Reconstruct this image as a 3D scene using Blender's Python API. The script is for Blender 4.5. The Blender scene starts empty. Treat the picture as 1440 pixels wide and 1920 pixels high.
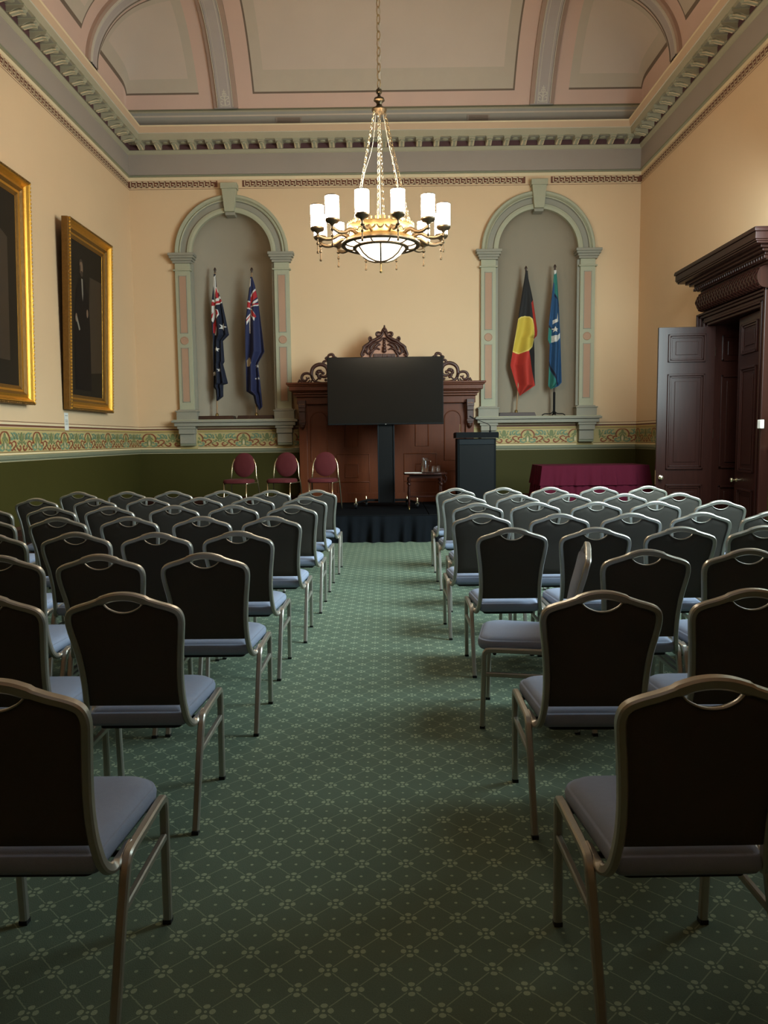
import bpy, math, random
from mathutils import Vector, Matrix
random.seed(7)
S = bpy.context.scene
col = S.collection
PI = math.pi
# ------------------------------------------------------------------ camera, world, light, exposure
W, D, Y0, H0 = 4.442, 13.8, -2.2, 1.48
cam = bpy.data.objects.new('camera', bpy.data.cameras.new('camera')); col.objects.link(cam)
yv = Vector((6.0, -137.5, 1440.0)).normalized()          # world +Y seen in camera axes (right, down, forward)
uv = Vector((-0.0105, -1.0, 0.0)); uv = (uv - uv.dot(yv) * yv).normalized()
xv = yv.cross(uv)
right = Vector((xv.x, yv.x, uv.x)); down = Vector((xv.y, yv.y, uv.y)); fwd = Vector((xv.z, yv.z, uv.z))
m = Matrix.Identity(4)
for i in range(3):
    m[i][0] = right[i]; m[i][1] = -down[i]; m[i][2] = -fwd[i]
m[2][3] = H0
cam.matrix_world = m
cam.data.sensor_fit = 'VERTICAL'; cam.data.sensor_height = 36.0; cam.data.lens = 27.0
cam.data.clip_start = 0.05
S.camera = cam
wd = bpy.data.worlds.new('world'); S.world = wd; wd.use_nodes = True
wd.node_tree.nodes['Background'].inputs[0].default_value = (0.75, 0.88, 1.0, 1)
wd.node_tree.nodes['Background'].inputs[1].default_value = 0.5
S.view_settings.view_transform = 'Standard'; S.view_settings.look = 'None'
S.view_settings.gamma = 1.0; S.view_settings.use_curve_mapping = False
S.view_settings.exposure = 0.0
SHADE_E, BOWL_E = 60.0, 5.0
def area(name, loc, direction, sx, sy, power, colr, spread=180):
    l = bpy.data.lights.new(name, 'AREA'); l.shape = 'RECTANGLE'; l.size = sx; l.size_y = sy
    l.energy = power; l.color = colr; l.spread = math.radians(spread)
    o = bpy.data.objects.new(name, l); col.objects.link(o); o.location = loc
    o.rotation_euler = Vector(direction).to_track_quat('-Z', 'Y').to_euler()
    return o
area('daylight_near_window', (4.0, 5.0, 3.35), (-0.72, 0.38, -0.50), 1.7, 3.4, 205, (0.74, 0.95, 1.0), 120)
area('daylight_far_window', (3.85, 7.25, 3.35), (-0.50, 0.62, -0.48), 1.7, 3.4, 340, (0.78, 0.98, 1.0), 160)

# ------------------------------------------------------------------ materials
def mat(name, rgb, rough=0.6, metal=0.0, var=0.0, vscale=6.0, bump=0.0, bscale=60.0, emit=None, es=0.0, trans=0.0, spec=None, stretch=None, coat=0.0):
    m = bpy.data.materials.new(name); m.use_nodes = True
    nt = m.node_tree; b = nt.nodes['Principled BSDF']
    b.inputs['Base Color'].default_value = (*rgb, 1); b.inputs['Roughness'].default_value = rough
    b.inputs['Metallic'].default_value = metal
    if spec is not None: b.inputs['Specular IOR Level'].default_value = spec
    if coat: b.inputs['Coat Weight'].default_value = coat; b.inputs['Coat Roughness'].default_value = 0.15
    if trans: b.inputs['Transmission Weight'].default_value = trans
    if emit: b.inputs['Emission Color'].default_value = (*emit, 1); b.inputs['Emission Strength'].default_value = es
    if var or bump:
        tc = nt.nodes.new('ShaderNodeTexCoord'); mp = nt.nodes.new('ShaderNodeMapping')
        nt.links.new(tc.outputs['Object'], mp.inputs[0])
        if stretch: mp.inputs['Scale'].default_value = stretch
    if var:
        n = nt.nodes.new('ShaderNodeTexNoise'); n.inputs['Scale'].default_value = vscale; n.inputs['Detail'].default_value = 5
        nt.links.new(mp.outputs[0], n.inputs['Vector'])
        mx = nt.nodes.new('ShaderNodeMix'); mx.data_type = 'RGBA'
        mx.inputs['A'].default_value = (*[max(0, c * (1 - var)) for c in rgb], 1)
        mx.inputs['B'].default_value = (*[min(1, c * (1 + var)) for c in rgb], 1)
        nt.links.new(n.outputs['Fac'], mx.inputs['Factor']); nt.links.new(mx.outputs['Result'], b.inputs['Base Color'])
    if bump:
        n2 = nt.nodes.new('ShaderNodeTexNoise'); n2.inputs['Scale'].default_value = bscale; n2.inputs['Detail'].default_value = 3
        nt.links.new(mp.outputs[0], n2.inputs['Vector'])
        bp = nt.nodes.new('ShaderNodeBump'); bp.inputs['Strength'].default_value = bump; bp.inputs['Distance'].default_value = 0.01
        nt.links.new(n2.outputs['Fac'], bp.inputs['Height']); nt.links.new(bp.outputs[0], b.inputs['Normal'])
    return m
def srgb(r, g, b):
    f = lambda c: (c / 255 / 12.92) if c / 255 <= 0.04045 else ((c / 255 + 0.055) / 1.055) ** 2.4
    return (f(r), f(g), f(b))
M = {}
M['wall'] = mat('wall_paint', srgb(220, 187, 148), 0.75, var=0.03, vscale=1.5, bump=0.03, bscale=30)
M['olive'] = mat('olive_paint', srgb(62, 57, 24), 0.6, spec=0.12, var=0.06, vscale=2)
M['bandtan'] = mat('frieze_tan', srgb(186, 164, 110), 0.7, var=0.05)
M['brown'] = mat('brown_line', srgb(112, 66, 46), 0.7)
M['cream'] = mat('cream_line', srgb(228, 206, 168), 0.7)
M['gold_line'] = mat('gold_line', srgb(186, 160, 84), 0.6)
M['rail'] = mat('rail_grey_green', srgb(128, 128, 104), 0.6)
M['grey'] = mat('cornice_grey', srgb(160, 146, 134), 0.75, var=0.04, vscale=2)
M['green'] = mat('cornice_green', srgb(172, 162, 136), 0.75, var=0.05, vscale=3)
M['stone'] = mat('surround_green', srgb(168, 164, 138), 0.7, var=0.04)
M['stonegrey'] = mat('surround_grey', srgb(146, 140, 124), 0.7, var=0.04)
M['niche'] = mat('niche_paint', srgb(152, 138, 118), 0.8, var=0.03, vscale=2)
M['pink'] = mat('panel_pink', srgb(176, 138, 112), 0.75, var=0.04)
M['cpink'] = mat('ceiling_pink', srgb(220, 186, 168), 0.8, var=0.05, vscale=2)
M['ccream'] = mat('ceiling_cream', srgb(214, 194, 176), 0.8, var=0.08, vscale=1.2)
M['cgreen'] = mat('ceiling_green_grey', srgb(202, 186, 166), 0.8, var=0.04)
M['cgrey'] = mat('ceiling_blue_grey', srgb(160, 156, 146), 0.8, var=0.04)
M['crib'] = mat('rib_mauve_grey', srgb(186, 172, 164), 0.75, var=0.05)
M['cribdark'] = mat('rib_brown', srgb(176, 146, 128), 0.75, var=0.05)
M['tanpink'] = mat('cornice_tan_pink', srgb(208, 176, 144), 0.75)
M['dline'] = mat('dark_line', srgb(124, 104, 88), 0.8)
M['white'] = mat('white_stencil', srgb(214, 204, 186), 0.7)
M['maroonbox'] = mat('maroon_recess', srgb(88, 56, 56), 0.8)
M['mahog'] = mat('mahogany', srgb(44, 21, 16), 0.27, var=0.35, vscale=5, stretch=(6, 6, 0.6), spec=0.25)
M['cedar'] = mat('cedar', srgb(92, 43, 16), 0.45, var=0.3, vscale=5, stretch=(6, 6, 0.6), spec=0.3)
M['cedardark'] = mat('cedar_carved', srgb(66, 34, 24), 0.45, var=0.3, vscale=14)
M['crestpink'] = mat('crest_ground', srgb(176, 128, 104), 0.6, var=0.1)
M['gold'] = mat('gilt', srgb(212, 156, 62), 0.38, 0.85, var=0.15, vscale=25, bump=0.25, bscale=90)
M['golddull'] = mat('gilt_dull', srgb(128, 92, 44), 0.42, 0.7, var=0.25, vscale=30, bump=0.5, bscale=120)
M['canvas'] = mat('dark_canvas', srgb(38, 32, 25), 0.6, var=0.3, vscale=1.5, spec=0.15)
M['skin'] = mat('painted_skin', srgb(118, 92, 72), 0.6, var=0.15)
M['shirt'] = mat('painted_linen', srgb(128, 120, 108), 0.6)
M['robe'] = mat('painted_robe', srgb(27, 22, 20), 0.6, spec=0.15)
M['pbrown'] = mat('painted_backdrop', srgb(48, 37, 29), 0.5, var=0.2)
M['hair'] = mat('painted_hair', srgb(54, 40, 30), 0.6)
M['black'] = mat('black_plastic', srgb(14, 15, 16), 0.5, spec=0.15)
M['screen'] = mat('screen_glass', srgb(24, 23, 21), 0.16, spec=0.6)
M['stagecloth'] = mat('black_cloth', srgb(15, 18, 22), 0.9, spec=0.08, var=0.2, vscale=10)
M['deck'] = mat('stage_carpet', srgb(10, 12, 15), 0.95, spec=0.05, var=0.25, vscale=40)
M['lect'] = mat('lectern_laminate', srgb(8, 11, 14), 0.6, var=0.1, spec=0.1)
M['lectgrey'] = mat('lectern_grey', srgb(22, 27, 31), 0.5, spec=0.15)
M['seat'] = mat('seat_fabric', srgb(138, 148, 170), 0.85, var=0.06, vscale=60, bump=0.15, bscale=500)
M['backf'] = mat('back_fabric', srgb(66, 61, 54), 0.85, var=0.06, vscale=60, bump=0.15, bscale=500)
M['metal'] = mat('champagne_metal', srgb(180, 176, 166), 0.36, 0.75, var=0.05, vscale=20)
M['rubber'] = mat('rubber', srgb(20, 20, 20), 0.7)
M['base'] = mat('seat_board', srgb(30, 28, 28), 0.8)
M['redf'] = mat('red_fabric', srgb(78, 10, 16), 0.85, var=0.1, vscale=40)
M['chrome'] = mat('chrome', srgb(225, 205, 170), 0.22, 0.95)
M['brass'] = mat('brass', srgb(150, 124, 78), 0.38, 0.9, var=0.1, vscale=20)
M['brassd'] = mat('bronze', srgb(92, 76, 56), 0.42, 0.85, var=0.1, vscale=20)
M['shade'] = mat('lit_opal_glass', (1, 0.93, 0.8), 0.4, emit=(1.0, 0.84, 0.64), es=SHADE_E)
M['bowl'] = mat('lit_bowl_glass', (1, 0.93, 0.8), 0.4, emit=(1.0, 0.84, 0.64), es=BOWL_E)
M['maroon'] = mat('maroon_cloth', srgb(74, 18, 34), 0.9, spec=0.1, var=0.08, vscale=8)
M['glass'] = mat('clear_glass', (1, 1, 1), 0.02, trans=1.0)
M['water'] = mat('water', (0.95, 1, 1), 0.0, trans=1.0)
M['paper'] = mat('paper', srgb(226, 222, 214), 0.7)
M['greytext'] = mat('grey_print', srgb(140, 140, 132), 0.7)
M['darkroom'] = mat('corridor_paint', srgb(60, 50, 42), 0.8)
M['navy'] = mat('navy_cloth', srgb(22, 26, 44), 0.8)
M['navy2'] = mat('royal_navy_cloth', srgb(34, 38, 74), 0.8)
M['fwhite'] = mat('white_cloth', srgb(214, 208, 200), 0.8)
M['fred'] = mat('flag_red', srgb(176, 40, 44), 0.8)
M['fblack'] = mat('flag_black', srgb(34, 32, 32), 0.8)
M['ored'] = mat('flag_orange_red', srgb(180, 50, 38), 0.8)
M['yellow'] = mat('flag_yellow', srgb(200, 172, 62), 0.8)
M['ylight'] = mat('flag_yellow_edge', srgb(222, 198, 104), 0.8)
M['teal'] = mat('flag_teal', srgb(48, 120, 108), 0.8)
M['tblue'] = mat('flag_blue', srgb(36, 74, 112), 0.8)
M['badge'] = mat('flag_badge', srgb(178, 158, 130), 0.8)
M['pole'] = mat('pole_wood', srgb(150, 116, 80), 0.45, var=0.2, vscale=10)
M['poled'] = mat('pole_dark', srgb(58, 36, 26), 0.4, var=0.2, vscale=10)
M['scred'] = mat('scroll_red', srgb(136, 72, 44), 0.7)
M['scteal'] = mat('scroll_teal', srgb(112, 136, 108), 0.7)
M['scgreen'] = mat('scroll_green', srgb(118, 124, 80), 0.7)

def carpet():
    m = bpy.data.materials.new('patterned_carpet'); m.use_nodes = True
    nt = m.node_tree; L = nt.links; b = nt.nodes['Principled BSDF']; b.inputs['Roughness'].default_value = 0.95
    b.inputs['Specular IOR Level'].default_value = 0.2
    def N(op, *a):
        n = nt.nodes.new('ShaderNodeMath'); n.operation = op
        for i, v in enumerate(a):
            if isinstance(v, (int, float)): n.inputs[i].default_value = v
            else: L.new(v, n.inputs[i])
        return n.outputs[0]
    g = nt.nodes.new('ShaderNodeNewGeometry'); sx = nt.nodes.new('ShaderNodeSeparateXYZ'); L.new(g.outputs['Position'], sx.inputs[0])
    nz = nt.nodes.new('ShaderNodeTexNoise'); nz.inputs['Scale'].default_value = 90; L.new(g.outputs['Position'], nz.inputs['Vector'])
    wob = N('MULTIPLY', N('SUBTRACT', nz.outputs['Fac'], 0.5), 0.025)
    P = 0.154
    fold = lambda c, o: N('ABSOLUTE', N('SUBTRACT', N('FRACT', N('ADD', N('ADD', N('DIVIDE', N('SUBTRACT', c, o), P), 0.5), wob)), 0.5))
    a = fold(sx.outputs[0], -0.027); c = fold(sx.outputs[1], 1.865)
    s = N('GREATER_THAN', N('ADD', a, c), 0.5)
    a2 = N('ADD', a, N('MULTIPLY', s, N('SUBTRACT', 0.5, N('MULTIPLY', a, 2.0))))
    c2 = N('ADD', c, N('MULTIPLY', s, N('SUBTRACT', 0.5, N('MULTIPLY', c, 2.0))))
    mx, mn = N('MAXIMUM', a2, c2), N('MINIMUM', a2, c2)
    dist = lambda u, v: N('SQRT', N('ADD', N('MULTIPLY', u, u), N('MULTIPLY', v, v)))
    petal = N('LESS_THAN', dist(N('DIVIDE', N('SUBTRACT', mx, 0.12), 0.053), N('DIVIDE', mn, 0.062)), 1.0)
    centre = N('LESS_THAN', dist(mx, mn), 0.03)
    line = N('MULTIPLY', N('LESS_THAN', N('ABSOLUTE', N('SUBTRACT', a2, c2)), 0.017), N('GREATER_THAN', N('ADD', a2, c2), 0.17))
    dot = N('LESS_THAN', dist(N('SUBTRACT', N('MAXIMUM', a, c), 0.5), N('MINIMUM', a, c)), 0.034)
    f = N('MAXIMUM', N('MAXIMUM', petal, centre), N('MAXIMUM', dot, N('MULTIPLY', line, 0.62)))
    big = nt.nodes.new('ShaderNodeTexNoise'); big.inputs['Scale'].default_value = 2.2; big.inputs['Detail'].default_value = 6
    L.new(g.outputs['Position'], big.inputs['Vector'])
    fine = nt.nodes.new('ShaderNodeTexNoise'); fine.inputs['Scale'].default_value = 260; fine.inputs['Detail'].default_value = 2
    L.new(g.outputs['Position'], fine.inputs['Vector'])
    tone = N('ADD', 0.62, N('MULTIPLY', N('ADD', big.outputs['Fac'], fine.outputs['Fac']), 0.40))
    mixc = nt.nodes.new('ShaderNodeMix'); mixc.data_type = 'RGBA'
    mixc.inputs['A'].default_value = (*srgb(90, 105, 90), 1); mixc.inputs['B'].default_value = (*srgb(144, 158, 132), 1)
    L.new(f, mixc.inputs['Factor'])
    vm = nt.nodes.new('ShaderNodeVectorMath'); vm.operation = 'SCALE'; L.new(mixc.outputs['Result'], vm.inputs[0]); L.new(tone, vm.inputs['Scale'])
    L.new(vm.outputs[0], b.inputs['Base Color'])
    bp = nt.nodes.new('ShaderNodeBump'); bp.inputs['Strength'].default_value = 0.4; bp.inputs['Distance'].default_value = 0.004
    L.new(N('ADD', fine.outputs['Fac'], N('MULTIPLY', f, 0.6)), bp.inputs['Height']); L.new(bp.outputs[0], b.inputs['Normal'])
    return m
M['carpet'] = carpet()

# ------------------------------------------------------------------ mesh builder
class MB:
    def __init__(s): s.v = []; s.f = []; s.mi = []; s.mats = []
    def slot(s, m):
        if m not in s.mats: s.mats.append(m)
        return s.mats.index(m)
    def add(s, vs, fs, m):
        o = len(s.v); s.v += [tuple(p) for p in vs]; k = s.slot(m)
        for f in fs: s.f.append([i + o for i in f]); s.mi.append(k)
    def box(s, x0, x1, y0, y1, z0, z1, m, tx=0, ty=0):
        vs = [(x0, y0, z0), (x1, y0, z0), (x1, y1, z0), (x0, y1, z0),
              (x0 + tx, y0 + ty, z1), (x1 - tx, y0 + ty, z1), (x1 - tx, y1 - ty, z1), (x0 + tx, y1 - ty, z1)]
        s.add(vs, [(0, 3, 2, 1), (4, 5, 6, 7), (0, 1, 5, 4), (1, 2, 6, 5), (2, 3, 7, 6), (3, 0, 4, 7)], m)
    def quad(s, a, b, c, d, m): s.add([a, b, c, d], [(0, 1, 2, 3)], m)
    def prism(s, poly, fn, d0, d1, m):          # poly 2D, fn(u,v,d)->xyz
        n = len(poly)
        vs = [fn(u, v, d0) for u, v in poly] + [fn(u, v, d1) for u, v in poly]
        fs = [tuple(range(n))[::-1], tuple(range(n, 2 * n))] + [(i, (i + 1) % n, n + (i + 1) % n, n + i) for i in range(n)]
        s.add(vs, fs, m)
    def lathe(s, prof, cx, cy, m, n=16, cz=0, fn=None):
        vs = []; fs = []
        for r, z in prof:
            for k in range(n):
                a = 2 * PI * k / n; p = (cx + r * math.cos(a), cy + r * math.sin(a), cz + z)
                vs.append(fn(p) if fn else p)
        for i in range(len(prof) - 1):
            for k in range(n): fs.append((i * n + k, i * n + (k + 1) % n, (i + 1) * n + (k + 1) % n, (i + 1) * n + k))
        fs.append(tuple(range(n))[::-1]); fs.append(tuple(range((len(prof) - 1) * n, len(prof) * n)))
        s.add(vs, fs, m)
    def sweep(s, pts, a, b, m, ref=(0, 1, 0), n=8, closed=False, power=1.0, rect=False):
        pts = [Vector(p) for p in pts]; k = len(pts); ref = Vector(ref)
        vs = []; fs = []
        sec = [(1, .62), (.62, 1), (-.62, 1), (-1, .62), (-1, -.62), (-.62, -1), (.62, -1), (1, -.62)]
        if rect: n = 8
        for i, p in enumerate(pts):
            if closed: t = pts[(i + 1) % k] - pts[i - 1]
            else: t = pts[min(i + 1, k - 1)] - pts[max(i - 1, 0)]
            t.normalize(); B = (ref - ref.dot(t) * t)
            if B.length < 1e-4: B = t.orthogonal()
            B.normalize(); Nn = B.cross(t)
            ai = a[i] if isinstance(a, (list, tuple)) else a; bi = b[i] if isinstance(b, (list, tuple)) else b
            for q in range(n):
                an = 2 * PI * (q + 0.5) / n; c, d = math.cos(an), math.sin(an)
                c = math.copysign(abs(c) ** power, c); d = math.copysign(abs(d) ** power, d)
                if rect: c, d = sec[q]
                vs.append(p + Nn * (c * ai) + B * (d * bi))
        segs = k if closed else k - 1
        for i in range(segs):
            j = (i + 1) % k
            for q in range(n): fs.append((i * n + q, i * n + (q + 1) % n, j * n + (q + 1) % n, j * n + q))
        if not closed: fs.append(tuple(range(n))[::-1]); fs.append(tuple(range((k - 1) * n, k * n)))
        s.add(vs, fs, m)
    def ribbon(s, pts, w, fn, m, d=0.0):        # flat strip of width w(i) through 2D pts, fn(u,v,d)
        k = len(pts); L = []; R = []
        for i, (u, v) in enumerate(pts):
            a = pts[max(i - 1, 0)]; b = pts[min(i + 1, k - 1)]
            tx, ty = b[0] - a[0], b[1] - a[1]; l = math.hypot(tx, ty) or 1
            wi = w[i] if isinstance(w, (list, tuple)) else w
            L.append(fn(u - ty / l * wi, v + tx / l * wi, d)); R.append(fn(u + ty / l * wi, v - tx / l * wi, d))
        s.add(L + R, [(i, i + 1, k + i + 1, k + i) for i in range(k - 1)], m)
    def build(s, name, parent=None, smooth=False, label=None, bevel=0):
        me = bpy.data.meshes.new(name); me.from_pydata(s.v, [], s.f)
        for m_ in s.mats: me.materials.append(M[m_])
        for p, k in zip(me.polygons, s.mi): p.material_index = k
        if smooth:
            for p in me.polygons: p.use_smooth = True
        me.update()
        o = bpy.data.objects.new(name, me); col.objects.link(o)
        if smooth == 'auto':
            me.set_sharp_from_angle(angle=math.radians(38))
        if bevel:
            bv = o.modifiers.new('bevel', 'BEVEL'); bv.width = bevel; bv.segments = 2; bv.limit_method = 'ANGLE'
        if parent: o.parent = parent
        if label: o['label'] = label
        return o
def thing(name, label, cat, loc=(0, 0, 0), rz=0, group=None):
    o = bpy.data.objects.new(name, None); col.objects.link(o); o.empty_display_size = 0.1
    o.location = loc; o.rotation_euler = (0, 0, rz); o['label'] = label; o['category'] = cat
    if group: o['group'] = group
    return o
def tag(o, label, cat, group=None):
    o['label'] = label; o['category'] = cat
    if group: o['group'] = group
    return o
def struct(o, label=None):
    o['kind'] = 'structure'
    if label: o['label'] = label
    return o
def spath(pts, n=6, closed=False):              # Catmull-Rom through points
    P = [Vector(p) for p in pts]; out = []; k = len(P)
    for i in range(k if closed else k - 1):
        p0 = P[(i - 1) % k] if closed or i > 0 else P[0] * 2 - P[1]
        p1 = P[i]; p2 = P[(i + 1) % k]; p3 = P[(i + 2) % k] if closed or i < k - 2 else P[-1] * 2 - P[-2]
        for j in range(n):
            t = j / n
            out.append(0.5 * ((2 * p1) + (-p0 + p2) * t + (2 * p0 - 5 * p1 + 4 * p2 - p3) * t * t + (-p0 + 3 * p1 - 3 * p2 + p3) * t ** 3))
    if not closed: out.append(P[-1])
    return out
def s2(pts, n=6): return [(p.x, p.y) for p in spath([(a, b, 0) for a, b in pts], n)]

# ------------------------------------------------------------------ room shell
NL, NR, SPR, RAD, SILL = -2.68, 2.66, 4.72, 0.70, 1.83
b = MB(); b.quad((-W, Y0, 0), (W, Y0, 0), (W, D + 0.01, 0), (-W, D + 0.01, 0), 'carpet'); fl = b.build('floor'); struct(fl)
def wallmat(z): return 'olive' if z < 1.3 else ('bandtan' if z < 1.66 else 'wall')
ZB = [0, 1.30, 1.655, SILL]
def back_wall():
    b = MB(); F = lambda x0, x1, z0, z1, m: b.quad((x0, D, z0), (x1, D, z0), (x1, D, z1), (x0, D, z1), m)
    for x0, x1 in ((-W, W),):
        for z0, z1 in zip(ZB[:-1], ZB[1:]): F(x0, x1, z0, z1, wallmat((z0 + z1) / 2))
    xs = [-W, NL - RAD, NL + RAD, NR - RAD, NR + RAD, W]
    for x0, x1 in ((xs[0], xs[1]), (xs[2], xs[3]), (xs[4], xs[5])): F(x0, x1, SILL, 7.4, 'wall')
    for c in (NL, NR):
        n = 24
        for i in range(n):
            a0, a1 = PI - PI * i / n, PI - PI * (i + 1) / n
            p0 = (c + RAD * math.cos(a0), SPR + RAD * math.sin(a0)); p1 = (c + RAD * math.cos(a1), SPR + RAD * math.sin(a1))
            b.quad((p0[0], D, p0[1]), (p1[0], D, p1[1]), (p1[0], D, 7.4), (p0[0], D, 7.4), 'wall')
    w = struct(b.build('wall_back'))
    for c in (NL, NR):
        b = MB(); n = 20; dp = 0.42; vs = []; fs = []
        rows = [SILL - 0.02, SPR]
        for z in rows:
            for i in range(n + 1):
                a = PI - PI * i / n; vs.append((c + RAD * math.cos(a), D + dp * math.sin(a), z))
        nr = 12
        for j in range(1, nr + 1):
            e = PI / 2 * j / nr
            for i in range(n + 1):
                a = PI - PI * i / n
                vs.append((c + RAD * math.cos(e) * math.cos(a), D + dp * math.cos(e) * math.sin(a), SPR + RAD * math.sin(e)))
        for j in range(nr + 1):
            for i in range(n): q = j * (n + 1) + i; fs.append((q, q + 1, q + n + 2, q + n + 1))
        # sill floor
        o = len(vs)
        vs += [(c + RAD * math.cos(PI - PI * i / n), D + dp * math.sin(PI * i / n), SILL) for i in range(n + 1)]
        fs.append(tuple(range(o, o + n + 1)))
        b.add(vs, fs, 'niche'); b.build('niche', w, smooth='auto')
back_wall()
def side_wall(s, name, holes):
    b = MB(); x = s * W
    ys = sorted({Y0, D} | {h[0] for h in holes} | {h[1] for h in holes})
    for y0, y1 in zip(ys[:-1], ys[1:]):
        zs = [0, 1.30, 1.655, 7.4]
        hz = [h for h in holes if h[0] <= y0 and h[1] >= y1]
        for h in hz: zs += [h[2], h[3]]
        zs = sorted(set(zs))
        for z0, z1 in zip(zs[:-1], zs[1:]):
            if any(h[2] <= z0 and h[3] >= z1 for h in hz): continue
            b.quad((x, y0, z0), (x, y1, z0), (x, y1, z1), (x, y0, z1), wallmat((z0 + z1) / 2))
    return struct(b.build(name))
side_wall(-1, 'wall_left', [])
DY0, DY1, DH = 9.22, 10.72, 2.97
wr = side_wall(1, 'wall_right', [(DY0, DY1, 0, DH), (4.0, 5.8, 1.7, 5.1), (6.2, 8.0, 1.7, 5.1)])
b = MB()
for z0, z1 in ((0, 1.3), (1.3, 1.655), (1.655, 7.4)): b.quad((-W, Y0, z0), (W, Y0, z0), (W, Y0, z1), (-W, Y0, z1), wallmat((z0 + z1) / 2))
struct(b.build('wall_rear'))
# windows beyond the frame that bring the daylight in
for i, (y0, y1) in enumerate(((4.0, 5.8), (6.2, 8.0))):
    b = MB(); t = 0.08; X = W + 0.25
    b.box(W - 0.03, W + 0.35, y0, y0 + t, 1.7, 5.1, 'white'); b.box(W - 0.03, W + 0.35, y1 - t, y1, 1.7, 5.1, 'white')
    b.box(W - 0.03, W + 0.35, y0, y1, 1.7, 1.78, 'white'); b.box(W - 0.03, W + 0.35, y0, y1, 5.02, 5.1, 'white')
    b.box(X - 0.02, X + 0.03, (y0 + y1) / 2 - 0.02, (y0 + y1) / 2 + 0.02, 1.75, 5.05, 'white'); b.box(X - 0.02, X + 0.03, y0, y1, 3.38, 3.44, 'white')
    w = struct(b.build('window_%d' % (i + 1)))
    b = MB(); b.box(X, X + 0.006, y0 + t, y1 - t, 1.78, 5.02, 'glass'); b.build('pane', w)

# ceiling: coved surface with painted panels
CZ, CH = 7.15, 1.20
def E(t): t = max(0.0, min(1.0, t)); return math.sqrt(max(0, 1 - (1 - t) ** 2))
def A_(v): t = min(max(v, 0) / 1.7, 1.0); return 1.42 * (1 - (1 - t) ** 1.8) ** 0.85
def cz(x, y):
    a = A_(D - y); b_ = 1.5 * E((W - abs(x)) / 2.2)
    if a < 1e-5 or b_ < 1e-5: return CZ
    return CZ + (a ** -5 + b_ ** -5) ** -0.2
RX0, RX1 = 2.50, 2.91                       # long ribs
TY0, TY1 = 12.02, 12.38                     # cross rib between wall and long rib
def cmat(x, y):
    ax = abs(x)
    if ax < RX0:                                     # centre bay
        e = min(RX0 - ax, D - y)
        if ax > RX0 - 0.27 or D - y < 0.10: return 'cpink'
        if ax > RX0 - 0.30 or D - y < 0.115: return 'dline'
        if ax > RX0 - 0.48 or D - y < 0.30: return 'cgreen'
        return 'ccream'
    if ax < RX1 + 0.001: return 'crib'
    if y > TY1:
        e = [ax - RX1, W - ax, D - y, y - TY1]
        lim = (0.24, 0.05, 0.10, 0.10)
        k = min(a - l for a, l in zip(e, lim))
        return 'cpink' if k < 0 else ('dline' if k < 0.02 else ('cgreen' if k < 0.12 else 'ccream'))
    if y > TY0: return 'crib'
    e = [ax - RX1, W - ax, TY0 - y]; k = min(a - l for a, l in zip(e, (0.24, 0.05, 0.24)))
    return 'cpink' if k < 0 else ('dline' if k < 0.02 else ('cgreen' if k < 0.12 else 'ccream'))
def lin(a, b_, n): return [a + (b_ - a) * i / n for i in range(n)]
def ceiling():
    us = sorted({0, .003, .01, .02, .035, .05, .06, .07, .085, .10, .13, .16, .185, .22, .28, .34, .42, .5, .6, .7, .8, .9, 1.0, 1.1, 1.145, W - RX1 - .24, W - RX1,
                 W - RX0, W - RX0 + .27, W - RX0 + .30, W - RX0 + .48, 2.6, 3.0, 3.5, 4.0})
    xs = sorted({-W + u for u in us} | {W - u for u in us} | {0.0})
    vs_ = {0, .003, .01, .02, .035, .05, .07, .085, .10, .115, .135, .16, .19, .23, .30, .38, .46, .55, .65, .75, .85, .95, 1.05, 1.15, 1.25,
           D - TY1 - .22, D - TY1 - .125, D - TY1 - .10, D - TY1, D - TY1 + .12, D - TY1 + .24, D - TY0, D - TY0 + .24, D - TY0 + .265, D - TY0 + .36, 2.6, 3.2, 4, 5, 6, 8, 10, 13, D - Y0}
    ys = sorted(D - v for v in vs_)
    b = MB(); vs = [(x, y, cz(x, y)) for y in ys for x in xs]; n = len(xs)
    for j in range(len(ys) - 1):
        for i in range(n - 1):
            k = b.slot(cmat((xs[i] + xs[i + 1]) / 2, (ys[j] + ys[j + 1]) / 2))
            b.f.append([j * n + i, j * n + i + 1, (j + 1) * n + i + 1, (j + 1) * n + i]); b.mi.append(k)
    b.v = vs
    struct(b.build('ceiling', smooth=True))
ceiling()
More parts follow.
